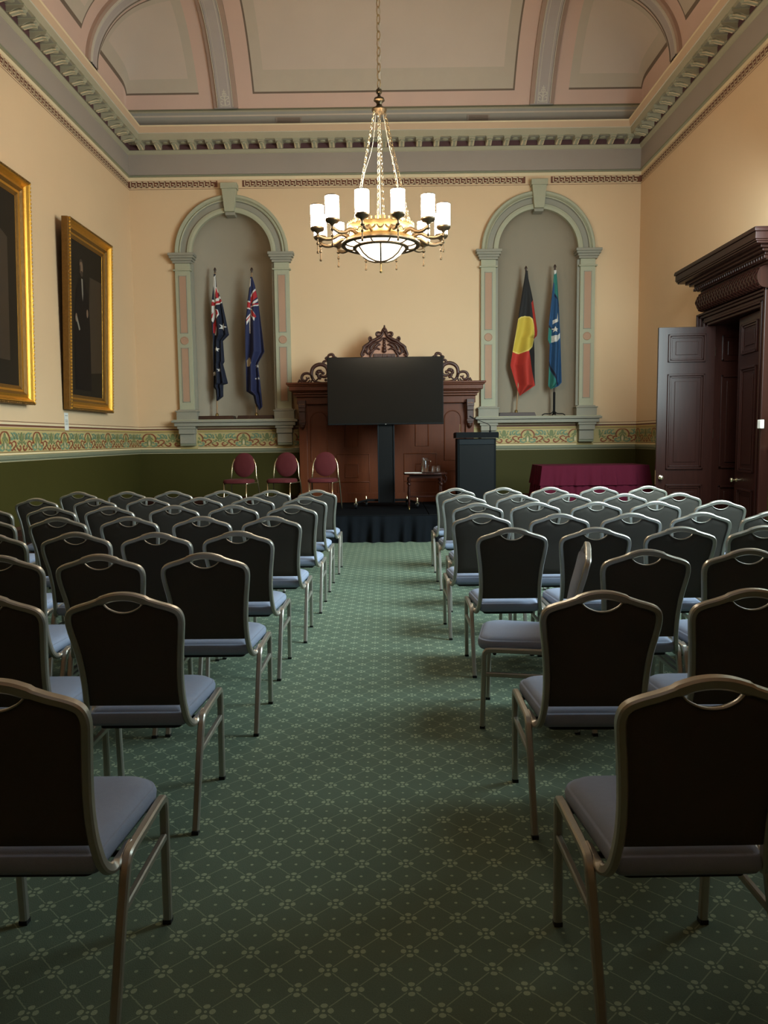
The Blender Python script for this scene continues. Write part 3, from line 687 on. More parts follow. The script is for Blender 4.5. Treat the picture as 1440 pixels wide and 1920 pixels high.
# ------------------------------------------------------------------ paintings on the left wall
def painting(y0, y1, zb, zt, lean, label, figure):
    root = thing('framed_painting', label, 'painting', (-W, (y0 + y1) / 2, zb)); hw = (y1 - y0) / 2; Hh = zt - zb
    root.rotation_euler = (0, lean, 0)
    # local: x out of wall, y along, z up ; picture back at x=.02
    prof = [(0, .02, None), (0, .10, 'golddull'), (.01, .125, 'golddull'), (.03, .135, 'golddull'), (.045, .125, 'gold'), (.06, .10, 'gold'), (.085, .078, 'gold'), (.115, .085, 'gold'), (.125, .078, 'golddull'),
            (.15, .06, 'golddull'), (.175, .055, 'gold'), (.185, .05, 'golddull'), (.215, .04, 'golddull'), (.22, .03, 'gold')]
    b = MB()
    corners = lambda o: [(-hw + o, o), (hw - o, o), (hw - o, Hh - o), (-hw + o, Hh - o)]
    for (o0, p0, _), (o1, p1, mt) in zip(prof[:-1], prof[1:]):
        A, B = corners(o0), corners(o1)
        for i in range(4):
            j = (i + 1) % 4
            b.quad((p0, A[i][0], A[i][1]), (p0, A[j][0], A[j][1]), (p1, B[j][0], B[j][1]), (p1, B[i][0], B[i][1]), mt)
    fr = b.build('frame', root)
    b = MB()                                    # beaded outer edge
    n = int(Hh / .045)
    for i in range(n):
        z = (i + .5) * Hh / n
        for y in (-hw + .012, hw - .012): b.lathe([(.0, -.02), (.013, -.01), (.016, 0), (.013, .01), (0, .02)], .125, y, 'gold', n=6, cz=z)
    n = int(2 * hw / .045)
    for i in range(n):
        y = -hw + (i + .5) * 2 * hw / n
        for z in (.012, Hh - .012): b.lathe([(.0, -.014), (.015, -.007), (.018, 0), (.015, .007), (0, .014)], .125, y, 'golddull', n=6, cz=z)
    b.build('beading', fr, smooth=True)
    for yq in (-hw + .10, hw - .10):
        b = MB(); n = int(Hh / .016)
        for i in range(n):
            z = .06 + i * (Hh - .12) / n
            b.box(.079, .088, yq - .018, yq + .018, z, z + .007, 'gold')
        b.build('fluting', fr)
    b = MB(); b.quad((.035, -hw + .21, .21), (.035, hw - .21, .21), (.035, hw - .21, Hh - .21), (.035, -hw + .21, Hh - .21), 'canvas')
    cv = b.build('canvas', root)
    b = MB(); b.box(.0, .02, -hw + .05, hw - .05, .03, Hh - .03, 'base'); b.build('backing', root)
    b = MB(); fn = lambda u, v, d: (.037 + d, u, v)
    def blob(cu, cv_, ru, rv, m, d=0, n=18): b.add([fn(cu + ru * math.cos(2 * PI * i / n), cv_ + rv * math.sin(2 * PI * i / n), d) for i in range(n)], [tuple(range(n))], m)
    if figure:
        c = -.19
        b.add([fn(u, v, 0) for u, v in ((c + .22, .55), (c + .78, .6), (c + .78, 1.95), (c + .30, 1.95))], [(0, 1, 2, 3)], 'pbrown')
        b.add([fn(u, v, .001) for u, v in ((c - .24, .30), (c + .34, .30), (c + .30, 1.25), (c + .24, 1.70), (c + .08, 1.87), (c - .07, 1.87), (c - .19, 1.68), (c - .27, 1.25))], [tuple(range(8))], 'robe')
        b.add([fn(u, v, .002) for u, v in ((c - .015, 1.87), (c + .04, 1.87), (c + .055, 1.66), (c + .035, 1.56), (c + .01, 1.66))], [tuple(range(5))], 'shirt')
        blob(c - .01, 2.01, .062, .095, 'skin', .002); blob(c - .015, 2.07, .072, .07, 'hair', .0015); blob(c + .0, 1.94, .046, .04, 'hair', .003); blob(c - .05, 2.01, .02, .05, 'hair', .003)
        blob(c + .20, 1.41, .034, .06, 'skin', .002); blob(c - .20, 1.30, .034, .06, 'skin', .002)
        b.add([fn(u, v, .003) for u, v in ((c - .22, 1.31), (c - .18, 1.33), (c - .07, 1.15), (c - .11, 1.13))], [(0, 1, 2, 3)], 'shirt')
    else:
        b.add([fn(u, v, 0) for u, v in ((.2, .5), (.7, .5), (.7, 1.9), (.45, 2.0))], [(0, 1, 2, 3)], 'pbrown')
        b.add([fn(u, v, .001) for u, v in ((-.55, .3), (.1, .3), (.1, 1.3), (-.05, 1.75), (-.25, 1.85), (-.5, 1.6))], [tuple(range(6))], 'robe')
        blob(-.22, 1.98, .085, .125, 'skin', .002); blob(-.22, 2.06, .095, .08, 'hair', .0015)
    b.build('painted_figure', cv)
    return root
painting(10.58, 12.20, 1.93, 4.50, .037, 'gilt-framed dark portrait of a standing robed man, wall label hanging below it', True)
painting(7.25, 9.50, 1.94, 4.58, .03, 'large gilt-framed dark painting cut off by the picture edge, nearest the camera', False)
b = MB(); b.box(-W + .002, -W + .006, 10.62, 10.75, 1.645, 1.885, 'paper')
for z in (1.84, 1.78, 1.76, 1.74, 1.72): b.box(-W + .006, -W + .0065, 10.64, 10.73, z, z + .008, 'greytext')
tag(b.build('wall_label'), 'small upright printed card on the wall below the robed portrait', 'label')

# ------------------------------------------------------------------ flags in the niches
def Upt(px, py, dep=13.95):
    k = dep / 1440.0; return ((px - 726 + .0105 * (822 - py)) * k * .9965, H0 + (822 - .0105 * (px - 726) - py) * k * .9965)
def inpoly(x, y, P):
    c = False; n = len(P)
    for i in range(n):
        x0, y0 = P[i]; x1, y1 = P[i - 1]
        if (y0 > y) != (y1 > y) and x < (x1 - x0) * (y - y0) / (y1 - y0) + x0: c = not c
    return c
def star(cx, cy, r, n=5, rot=-PI / 2, inner=.42): return [(cx + (r if i % 2 == 0 else r * inner) * math.cos(rot + PI * i / n), cy + (r if i % 2 == 0 else r * inner) * math.sin(rot + PI * i / n)) for i in range(2 * n)]
def flag(label, off, outline, base, polys, folds, pole_top, pole_bot, y0, base_kind, polemat, cap=True, ftop=None):
    w = lambda cx, cy: Upt(off[0] + cx / 6.4, off[1] + cy / 6.4, y0)
    tx, tz = w(*pole_top); bx, bz = w(*pole_bot); zs = SILL + .02
    root = thing('flag', label, 'flag', (bx, y0, zs), 0, 'flags on poles in the wall niches')
    rel = lambda p: (p[0] - bx, p[1] - y0, p[2] - zs)
    b = MB(); b.sweep([rel((bx, y0, zs + .02)), rel((tx, y0, tz - .05))], .014, .014, polemat, ref=(0, 1, 0), n=10); b.build('pole', root, smooth='auto')
    b = MB(); q = rel((tx, y0, tz - .05)); b.lathe([(.014, 0), (.020, .005), (.012, .02), (.024, .04), (.022, .065), (.010, .085), (0, .095)], q[0], q[1], 'poled', n=12, cz=q[2]); b.build('finial', root, smooth=True)
    b = MB()
    if base_kind == 'box': b.box(-.33, .33, -.15, .13, 0.005, .07, 'poled', tx=.02, ty=.02); b.lathe([(.03, .07), (.03, .10), (.018, .12)], 0, 0, 'brass', n=12)
    else:
        for a in (0.3, PI - 0.3, -PI / 2, PI / 2): b.sweep(spath([(0, 0, .10), (.06 * math.cos(a), .05 * math.sin(a), .05), (.17 * math.cos(a), .12 * math.sin(a), .045), (.22 * math.cos(a), .14 * math.sin(a), .015)], 5), .010, .010, 'black', ref=(0, 0, 1), n=6)
        b.lathe([(.022, .03), (.022, .42), (.016, .43)], 0, 0, 'black', n=12)
    b.build('base', root, bevel=.003)
    ys = [p[1] for p in outline]; ya, yb = min(ys), max(ys); NRW, NC = 330, 140
    vs = []; cells = []
    def edges(y):
        xs = []
        n = len(outline)
        for i in range(n):
            x0, y0_ = outline[i]; x1, y1_ = outline[i - 1]
            if (y0_ > y) != (y1_ > y): xs.append((x1 - x0) * (y - y0_) / (y1_ - y0_) + x0)
        return (min(xs), max(xs)) if xs else None
    b = MB(); grid = []
    for j in range(NRW + 1):
        y = ya + .5 + (yb - ya - 1.0) * j / NRW; e = edges(y) or (outline[0][0], outline[0][0] + 1)
        row = []
        for i in range(NC + 1):
            t = i / NC; x = e[0] + (e[1] - e[0]) * t; X, Z = w(x, y)
            wdt = (e[1] - e[0]) / 6.4 * .0097
            dd = -0.045 - wdt * .22 * math.sin(PI * t) - .22 * wdt * math.sin(folds * 2 * PI * t + j * .012) * (0.4 + 0.6 * j / NRW)
            row.append((x, y, rel((X, y0 + dd, Z))))
        grid.append(row)
    vs = [c[2] for r in grid for c in r]; b.v = vs
    for j in range(NRW):
        for i in range(NC):
            cx = (grid[j][i][0] + grid[j + 1][i + 1][0]) / 2; cy = (grid[j][i][1] + grid[j + 1][i + 1][1]) / 2
            mt = base
            for P, mm in polys:
                if inpoly(cx, cy, P): mt = mm
            k = b.slot(mt); n = NC + 1
            b.f.append([j * n + i, j * n + i + 1, (j + 1) * n + i + 1, (j + 1) * n + i]); b.mi.append(k)
    o = b.build('flag_cloth', root, smooth=True)
    so = o.modifiers.new('thick', 'SOLIDIFY'); so.thickness = .004
flag('navy flag with crossed stripes and white stars, furthest from the wooden screen', (380, 500),
     [(183, 138), (203, 138), (214, 300), (250, 400), (275, 470), (310, 640), (345, 840), (272, 910), (282, 1150), (265, 1180), (316, 1405), (262, 1422), (263, 1560), (195, 1612), (180, 1600), (172, 1480), (150, 1450), (155, 1250), (160, 860), (148, 680), (150, 500), (160, 400), (180, 250)],
     'navy', [([(178, 180), (204, 150), (200, 500), (182, 520)], 'fwhite'), ([(200, 300), (228, 330), (240, 400), (215, 430), (205, 400)], 'fred'), ([(205, 290), (214, 290), (232, 350), (225, 360)], 'fwhite'),
              ([(150, 430), (190, 445), (250, 395), (262, 420), (205, 480), (150, 475)], 'fwhite'), ([(150, 455), (195, 470), (268, 430), (272, 455), (205, 500), (150, 508)], 'fred'), ([(200, 492), (272, 460), (272, 475), (205, 505)], 'fwhite'),
              ([(150, 508), (195, 505), (185, 560), (150, 590)], 'fwhite'), ([(195, 540), (230, 560), (240, 610), (215, 660), (205, 640), (220, 600)], 'fwhite'), ([(195, 545), (222, 565), (230, 600), (212, 640), (205, 590)], 'fred'),
              ([(150, 600), (190, 540), (200, 600), (165, 700), (150, 680)], 'fwhite'), ([(150, 610), (172, 580), (160, 640), (150, 660)], 'fred'), ([(165, 720), (200, 640), (205, 760), (180, 830), (166, 820)], 'fred'), ([(200, 740), (210, 770), (195, 845), (176, 845), (182, 820)], 'fwhite'),
              (star(280, 752, 46, 5, -1.2), 'fwhite'), (star(203, 1012, 32), 'fwhite'), (star(225, 1250, 25), 'fwhite'), (star(165, 1292, 34, 7), 'fwhite')], 2.2, (190, 85), (180, 1790), 13.93, 'box', 'pole')
flag('navy flag with crossed red stripes and small round badge, beside the carved wooden screen', (380, 500),
     [(612, 172), (632, 172), (662, 270), (692, 420), (702, 500), (736, 780), (766, 1040), (690, 1172), (692, 1240), (712, 1400), (729, 1680), (690, 1722), (640, 1640), (620, 1550), (538, 1500), (545, 700), (565, 560), (575, 450), (600, 280)],
     'navy2', [([(598, 190), (616, 190), (612, 280), (598, 300)], 'fwhite'), ([(612, 400), (665, 310), (685, 400), (620, 480), (608, 480)], 'fred'), ([(612, 385), (665, 305), (668, 325), (614, 410)], 'fwhite'),
               ([(572, 450), (606, 462), (606, 545), (568, 540)], 'fred'), ([(572, 446), (606, 456), (606, 470), (572, 462)], 'fwhite'), ([(568, 525), (606, 535), (606, 548), (568, 542)], 'fwhite'),
               ([(608, 520), (640, 470), (690, 420), (698, 440), (650, 490), (612, 530)], 'fwhite'), ([(620, 495), (700, 470), (702, 485), (625, 510)], 'fred'), ([(620, 515), (702, 486), (702, 500), (625, 525)], 'fwhite'),
               ([(610, 540), (625, 540), (665, 610), (655, 690), (640, 660), (612, 620)], 'fwhite'), ([(614, 550), (632, 560), (676, 632), (662, 650), (620, 620)], 'fred'), ([(560, 650), (604, 590), (604, 640), (560, 730)], 'fwhite'), ([(560, 668), (602, 610), (602, 625), (560, 690)], 'fred'),
               ([(590, 650), (606, 640), (604, 825), (590, 825)], 'fwhite'), ([(550, 1140), (580, 1100), (608, 1130), (612, 1170), (595, 1212), (552, 1210)], 'badge'), (star(680, 1206, 26), 'fwhite'), (star(692, 1350, 18), 'fwhite'), (star(657, 1352, 12), 'fwhite')], 1.8, (622, 85), (652, 1795), 13.93, 'box', 'pole')
flag('black, yellow and red flag drooping on a pole behind the lectern', (930, 500),
     [(315, 105), (335, 105), (346, 200), (402, 440), (466, 800), (462, 850), (428, 885), (442, 1050), (456, 1430), (270, 1555), (225, 1430), (150, 1200), (170, 1050), (235, 640), (270, 400), (302, 200)],
     'fblack', [([(380, 480), (405, 440), (470, 800), (465, 860), (425, 885), (405, 700)], 'ored'), ([(140, 1030), (260, 1060), (350, 1030), (360, 1080), (455, 1430), (270, 1560), (140, 1250)], 'ored'),
                ([(226, 668), (260, 640), (310, 628), (365, 640), (395, 670), (410, 740), (424, 900), (402, 985), (345, 1040), (250, 1068), (170, 1045), (195, 880)], 'ylight'),
                ([(232, 675), (265, 652), (310, 640), (358, 652), (385, 682), (402, 750), (413, 900), (392, 975), (340, 1026), (250, 1054), (178, 1030), (203, 880)], 'yellow')], 1.3, (323, 72), (234, 1765), 13.93, 'box', 'pole')
flag('teal and blue flag with white headdress and star, on a thin dark tripod pole', (930, 500),
     [(648, 100), (672, 100), (688, 250), (712, 500), (737, 830), (756, 1400), (722, 1440), (635, 1475), (608, 1440), (608, 960), (585, 900), (595, 700), (640, 250)],
     'tblue', [([(640, 100), (680, 100), (690, 260), (712, 480), (690, 420), (655, 360), (650, 250), (640, 240)], 'teal'), ([(645, 98), (675, 98), (668, 140), (650, 150)], 'fwhite'), ([(652, 370), (664, 380), (712, 500), (712, 530), (690, 450), (655, 400)], 'navy'),
               ([(585, 755), (632, 790), (630, 940), (600, 940), (580, 900)], 'teal'), ([(588, 725), (634, 775), (634, 792), (585, 755)], 'navy'),
               ([(640, 680), (680, 665), (692, 590), (704, 690), (640, 725)], 'fwhite'), (star(666, 788, 38), 'fwhite'), ([(630, 860), (700, 850), (732, 820), (732, 880), (690, 925), (630, 935)], 'fwhite'),
               ([(608, 1210), (700, 1420), (690, 1450), (635, 1480), (605, 1440)], 'teal'), ([(608, 1150), (620, 1180), (722, 1410), (715, 1440), (608, 1200)], 'navy')], 1.6, (661, 55), (686, 1785), 13.93, 'tripod', 'poled')

# ------------------------------------------------------------------ stage
STZ, SY0, SY1, SX0, SX1 = .39, 11.0, 13.22, -2.95, 4.15
t = thing('stage', 'low black stage with gathered black skirt below the wooden screen', 'stage', (0.6, 12.1, 0))
def loc_mb(ox, oy, oz=0):
    class L(MB):
        def build(s, *a, **k): s.v = [(x - ox, y - oy, z - oz) for x, y, z in s.v]; return MB.build(s, *a, **k)
    return L()
b = loc_mb(.6, 12.1); b.box(SX0, .585, SY0, SY1, .30, STZ, 'deck'); b.box(.595, SX1, SY0, SY1, .30, STZ, 'deck'); b.box(SX0, SX1, SY0 - .004, SY0, .375, .385, 'black'); b.build('stage_deck', t, bevel=.004)
b = loc_mb(.6, 12.1); n = 500; rows = 7; vs = []
random.seed(3); ph = [random.uniform(0, 6.3) for _ in range(6)]
for j in range(rows + 1):
    v = j / rows
    for i in range(n + 1):
        x = SX0 + (SX1 - SX0) * i / n; A = .006 + .05 * v
        d = A * (.6 * math.sin(x * 24 + ph[0] + 1.5 * math.sin(x * 3.1)) + .4 * math.sin(x * 41 + ph[1] + v) + .3 * math.sin(x * 9 + ph[2]))
        vs.append((x, SY0 - .03 - abs(A) - d, .375 - v * .372))
b.add(vs, [(j * (n + 1) + i, j * (n + 1) + i + 1, (j + 1) * (n + 1) + i + 1, (j + 1) * (n + 1) + i) for j in range(rows) for i in range(n)], 'stagecloth')
b.build('stage_skirt', t, smooth=True)

# ------------------------------------------------------------------ carved wooden screen
def screen():
    cx = -.012; y = 13.30
    root = thing('wooden_screen', 'tall carved wooden screen with scrolled crest behind the television', 'wall screen', (cx, 13.5, 0))
    NB = lambda: loc_mb(cx, 13.5)
    b = NB(); b.box(cx - 1.50, cx + 1.50, y, 13.78, 0, 2.2, 'cedar'); b.box(cx - 1.53, cx + 1.53, y - .03, 13.78, 0, .55, 'cedar'); b.build('body', root, bevel=.005)
    b = NB()
    for z0, z1, hx, yf in ((2.40, 2.435, 1.68, 13.02), (2.375, 2.40, 1.66, 13.04), (2.30, 2.375, 1.635, 13.06), (2.28, 2.30, 1.60, 13.10), (2.24, 2.28, 1.575, 13.14), (2.20, 2.24, 1.55, 13.18), (2.08, 2.20, 1.525, 13.23)):
        b.box(cx - hx, cx + hx, yf, 13.78, z0, z1, 'cedar')
    b.build('cornice', root, bevel=.008)
    def arched(x0, x1, z0, z1, arch, d=.018):
        b = NB(); fn = lambda u, v, dd: (u, y - dd, v)
        xc, r = (x0 + x1) / 2, (x1 - x0) / 2
        pts = [(x0, z0), (x1, z0)]
        if arch: pts += [(xc + r * math.cos(PI * i / 12), z1 - r + r * math.sin(PI * i / 12)) for i in range(13)]
        else: pts += [(x1, z1), (x0, z1)]
        P = [fn(u, v, .004) for u, v in pts]
        b.sweep(P, .010, .008, 'cedar', ref=(0, 1, 0), n=6, closed=True)
        b.build('panel_moulding', root, smooth=True)
    for s in (-1, 1):
        xs = sorted((cx + s * 1.02, cx + s * 1.28)); arched(xs[0] - .02, xs[1], 1.10, 1.95, True)
        xs = sorted((cx + s * 1.0, cx + s * 1.28)); arched(xs[0], xs[1], .50, .92, False)
        xs = sorted((cx + s * .50, cx + s * .72)); arched(xs[0], xs[1], 1.35, 2.0, True); arched(xs[0], xs[1], .82, 1.04, False)
        xs = sorted((cx + s * .30, cx + s * .86)); arched(xs[0], xs[1], .50, .74, False); arched(xs[0], xs[1], .74, 1.22, False)
        b = NB()
        xa, xb = sorted((cx + s * 1.36, cx + s * 1.50)); b.box(xa, xb, y - .05, y, .5, 2.08, 'cedar'); b.build('pilaster', root, bevel=.006)
        b = NB(); xm = (xa + xb) / 2
        for z0, z1, w_, p in ((2.02, 2.14, .062, .13), (1.95, 2.02, .055, .115), (1.80, 1.95, .050, .085), (1.76, 1.80, .056, .10), (1.73, 1.76, .045, .085)): b.box(xm - w_, xm + w_, y - .05 - p, y - .04, z0, z1, 'cedardark', tx=-.003)
        b.lathe([(0, -.09), (.018, -.07), (.04, -.04), (.045, 0), (.0, .01)], xm, y - .09, 'cedardark', n=10, cz=1.73)
        for q in range(4): b.lathe([(0, -.012), (.012, 0), (0, .012)], xm - .036 + q * .024, y - .185, 'crestpink', n=6, cz=2.07)
        b.build('bracket', root, bevel=.005)
        # plinth block
        b = NB(); b.box(xa - .02, xb + .02, y - .07, y, 0, .55, 'cedar'); b.build('plinth', root, bevel=.006)
    # side scrolls
    yc = 13.20
    def SC(cx_, cy_, sc=6.0, ox=540, oy=640): return Upt(ox + cx_ / sc, oy + cy_ / sc, yc)
    mid = -.03
    for s in (-1, 1):
        b = NB()
        def P(L, w, th=.028, n=6):
            pts = []
            for q in L:
                X, Z = SC(*q)
                if s > 0: X = 2 * mid - X
                pts.append((X, yc, Z))
            k = spath(pts, n); K = len(k)
            ww = [w * 1.3 * (.5 + .5 * math.sin(PI * (i + .6) / K)) for i in range(K)]
            b.sweep(k, ww, th, 'cedardark', ref=(0, 1, 0), n=8)
        P([(455, 468), (380, 474), (310, 455), (275, 400), (278, 330), (315, 285), (375, 268), (430, 290), (455, 340), (450, 385), (420, 405), (385, 400), (372, 375)], .026)
        P([(262, 468), (282, 425), (268, 385), (225, 366), (180, 378), (163, 415), (178, 445), (205, 448), (222, 430), (212, 408)], .019)
        P([(255, 440), (225, 470), (180, 470), (150, 452), (118, 462)], .016); P([(150, 455), (140, 440), (128, 452)], .012)
        P([(455, 300), (430, 275), (405, 262), (412, 238), (450, 232), (480, 250)], .018); P([(455, 215), (430, 205), (445, 190), (470, 190)], .014)
        P([(450, 190), (470, 165), (505, 160), (520, 180), (500, 195)], .020); P([(520, 180), (560, 210), (620, 250), (700, 290), (800, 300)], .024)
        for (u, v, r) in ((350, 350, .032), (375, 345, .03), (400, 365, .03), (350, 400, .03), (330, 375, .026), (365, 420, .028), (430, 440, .026), (240, 420, .018), (160, 465, .02)):
            X, Z = SC(u, v); X = 2 * mid - X if s > 0 else X
            b.lathe([(0, -r), (r * .8, -r * .6), (r, 0), (r * .8, r * .6), (0, r)], X, yc, 'cedardark', n=8, cz=Z, fn=lambda p: (p[0], yc + (p[1] - yc) * .7, p[2]))
        P([(310, 455), (345, 425), (350, 390), (325, 360), (345, 335), (380, 330)], .014)
        b.build('side_scroll', root, smooth=True)
    # centre crest
    yc2 = 13.22
    def CC(a, c): return Upt(640 + a / 9, 600 + c / 9, yc2)
    half = [(727, 118), (742, 150), (772, 185), (790, 232), (835, 232), (866, 262), (846, 305), (880, 322), (905, 365), (935, 345), (958, 308), (990, 335), (985, 392), (1050, 430), (1085, 500), (1105, 560), (1125, 592), (1112, 640), (1112, 900)]
    pts = [CC(a, c) for a, c in half]; pts += [CC(2 * 727 - a, c) for a, c in half[::-1]][:-1]
    b = NB(); b.prism(pts, lambda u, v, d: (u, yc2 - d, v), -.02, .0, 'crestpink'); b.build('crest_ground', root)
    b = NB()
    for s in (-1, 1):
        mir = lambda a: a if s > 0 else 2 * 727 - a
        def P2(L, w, th, m='cedardark', n=5, dy=.02):
            k = spath([(CC(mir(a), c)[0], yc2 - dy, CC(mir(a), c)[1]) for a, c in L], n); K = len(k)
            b.sweep(k, [w * (.5 + .5 * math.sin(PI * (i + .6) / K)) for i in range(K)], th, m, ref=(0, 1, 0), n=8)
        P2([(727, 330), (760, 335), (800, 380), (870, 405), (930, 425), (985, 470), (1030, 530), (1060, 575)], .016, .03)
        P2([(745, 230), (770, 290), (820, 330), (880, 360), (935, 385), (990, 430), (1050, 470), (1085, 540), (1110, 600), (1095, 640)], .030, .035)
        P2([(780, 250), (820, 238), (855, 250), (858, 285), (830, 300), (808, 280)], .020, .035); P2([(930, 370), (945, 330), (970, 320), (985, 350), (970, 380)], .018, .035)
        P2([(1040, 440), (1080, 480), (1070, 520), (1040, 530)], .016, .03); P2([(1125, 590), (1090, 620), (1060, 590)], .018, .03)
        P2([(790, 440), (830, 435), (870, 470), (900, 500)], .026, .02, 'cedardark'); P2([(890, 425), (925, 450), (950, 490), (960, 530)], .024, .02); P2([(800, 520), (850, 500), (900, 520), (960, 560), (1000, 600)], .02, .02)
        P2([(905, 540), (950, 600), (960, 660)], .02, .02); P2([(1000, 510), (1020, 560), (985, 600)], .016, .02)
    for (a, c, r) in ((727, 140, .016), (727, 165, .022), (710, 195, .024), (744, 195, .024), (727, 215, .03), (727, 130, .012), (690, 225, .02), (764, 225, .02), (727, 360, .022), (727, 395, .026), (727, 440, .03), (727, 490, .036), (727, 540, .04)):
        X, Z = CC(a, c); b.lathe([(0, -r), (r * .8, -r * .6), (r, 0), (r * .8, r * .6), (0, r)], X, yc2 - .02, 'cedardark', n=8, cz=Z)
    b.build('crest_carving', root, smooth=True)
    b = NB()
    for a in (580, 650, 727, 805, 875):
        X, Z = CC(a, 590); b.box(X - .035, X + .035, yc2 - .03, yc2, 2.44, Z, 'cedardark')
    b.build('crest_base', root, bevel=.005)
screen()

# ------------------------------------------------------------------ television on its trolley
t = thing('television', 'large black flat television on a wheeled floor stand on the stage', 'television', (-.02, 12.30, STZ))
NB = lambda: loc_mb(-.02, 12.30, STZ)
b = NB(); b.box(-.935, .893, 12.22, 12.27, 1.70, 2.757, 'black'); b.box(-.5, .46, 12.27, 12.31, 1.85, 2.5, 'black'); b.build('casing', t, bevel=.006)
b = NB(); b.box(-.925, .883, 12.2185, 12.2205, 1.725, 2.747, 'screen'); b.build('screen', t)
b = NB(); b.box(-.028, -.012, 12.214, 12.2185, 1.705, 1.711, 'fwhite'); b.build('maker_mark', t)
b = NB(); b.box(-.135, .095, 12.29, 12.36, STZ + .07, 1.9, 'black'); b.box(-.155, -.135, 12.27, 12.37, STZ + .07, 1.9, 'lectgrey'); b.box(.095, .115, 12.27, 12.37, STZ + .07, 1.9, 'lectgrey'); b.build('stand_column', t, bevel=.004)
b = NB()
for s in (-1, 1):
    b.sweep([(-.02 + s * .12, 12.4, STZ + .10), (-.02 + s * .33, 12.40, STZ + .10), (-.02 + s * .48, 11.98, STZ + .09)], .022, .018, 'black', ref=(0, 0, 1), n=8)
b.box(-.35, .31, 12.37, 12.43, STZ + .08, STZ + .12, 'black'); b.build('stand_base', t, bevel=.004)
for x, y in ((-.50, 11.98), (.46, 11.98), (-.35, 12.42), (.31, 12.42)):
    b = NB(); b.lathe([(0, -.018), (.038, -.018), (.042, -.008), (.042, .008), (.038, .018), (0, .018)], 0, 0, 'black', n=16, fn=lambda p: (x + p[2], y + p[0], STZ + .042 + p[1]))
    b.lathe([(.015, STZ + .085), (.015, STZ + .15), (.006, STZ + .17)], x, y, 'chrome', n=10); b.box(x - .028, x + .028, y - .015, y + .015, STZ + .06, STZ + .09, 'chrome')
    b.build('caster', t, smooth='auto')

# ------------------------------------------------------------------ side table with jug, glasses, paper
t = thing('side_table', 'small antique wooden table with turned legs on the stage beside the lectern', 'table', (.57, 11.75, STZ))
NB = lambda: loc_mb(.57, 11.75, STZ); TT = .955
b = NB(); n = 32; P = [(.575 + .335 * math.copysign(abs(math.cos(2 * PI * i / n)) ** .6, math.cos(2 * PI * i / n)), 11.77 + .24 * math.copysign(abs(math.sin(2 * PI * i / n)) ** .6, math.sin(2 * PI * i / n))) for i in range(n)]
b.prism(P, lambda u, v, d: (u, v, d), TT - .022, TT, 'mahog'); b.build('table_top', t, bevel=.006)
b = NB(); b.box(.33, .82, 11.60, 11.94, TT - .075, TT - .022, 'mahog'); b.sweep(spath([(.86, 11.7, TT - .03), (.895, 11.7, TT - .08), (.87, 11.7, TT - .15), (.85, 11.7, TT - .10)], 5), .012, .02, 'mahog', ref=(0, 1, 0)); b.build('apron', t, bevel=.004)
for x in (.325, .81):
    for y in (11.61, 11.93):
        b = NB(); b.lathe([(.020, TT - .075), (.024, TT - .12), (.012, TT - .14), (.028, TT - .16), (.028, TT - .175), (.012, TT - .195), (.016, TT - .25), (.020, TT - .32), (.012, TT - .42), (.018, TT - .44), (.012, TT - .46), (.012, STZ + .06)][::-1], x, y, 'mahog', n=12)
        lg = b.build('leg', t, smooth='auto')
        b = NB(); b.lathe([(0, -.008), (.016, -.008), (.020, 0), (.016, .008), (0, .008)], 0, 0, 'brass', n=12, fn=lambda p: (x + p[2], y + p[0], STZ + .022 + p[1])); b.lathe([(.010, STZ + .03), (.014, STZ + .06)], x, y, 'brass', n=10); b.build('caster', lg)
b = NB(); b.sweep([(.325, 11.77, STZ + .20), (.81, 11.77, STZ + .20)], .010, .014, 'mahog', ref=(0, 0, 1))
for x in (.325, .81): b.sweep([(x, 11.61, STZ + .20), (x, 11.93, STZ + .20)], .010, .012, 'mahog', ref=(0, 0, 1))
b.build('stretcher', t)
def lathe_thing(name, label, cat, loc, prof, m, n=24, group=None):
    b = MB(); b.lathe(prof, 0, 0, m, n=n); o = b.build(name, smooth='auto'); o.location = loc; tag(o, label, cat, group); return o
jug = thing('water_jug', 'clear glass jug of water on the small wooden table', 'jug', (.57, 11.76, TT + .012))
b = MB(); b.lathe([(0, 0), (.052, 0), (.055, .01), (.055, .12), (.045, .17), (.047, .21), (.050, .215), (.0465, .213), (.042, .17), (.051, .12), (.051, .012), (0, .010)], 0, 0, 'glass', n=28); b.build('jug_body', jug, smooth='auto')
b = MB(); b.lathe([(0, .0115), (.0495, .0125), (.0495, .095), (0, .095)], 0, 0, 'water', n=28); b.build('water', jug)
b = MB(); b.sweep(spath([(.045, 0, .18), (.085, 0, .17), (.09, 0, .12), (.054, 0, .09)], 6), .006, .008, 'glass', ref=(0, 1, 0)); b.build('handle', jug, smooth=True)
b = MB(); b.lathe([(0, 0), (.13, 0), (.15, .008), (.148, .011), (.13, .004), (0, .004)], 0, 0, 'poled', n=28); o = b.build('serving_tray'); o.location = (.64, 11.76, TT + .001); tag(o, 'dark round tray under the water jug and glasses', 'tray')
gp = [(0, 0), (.030, 0), (.034, .01), (.036, .095), (.034, .095), (.031, .012), (0, .010)]
for x, y, lb in ((.70, 11.74, 'short clear drinking glass next to the water jug'), (.775, 11.78, 'short clear drinking glass furthest from the water jug')): lathe_thing('drinking_glass', lb, 'glass', (x, y, TT + .012), gp, 'glass', group='glasses beside the water jug')
b = MB(); b.box(.26, .52, 11.63, 11.84, TT + .001, TT + .006, 'paper'); tag(b.build('paper_sheets'), 'few white sheets of paper at the edge of the small wooden table', 'paper')

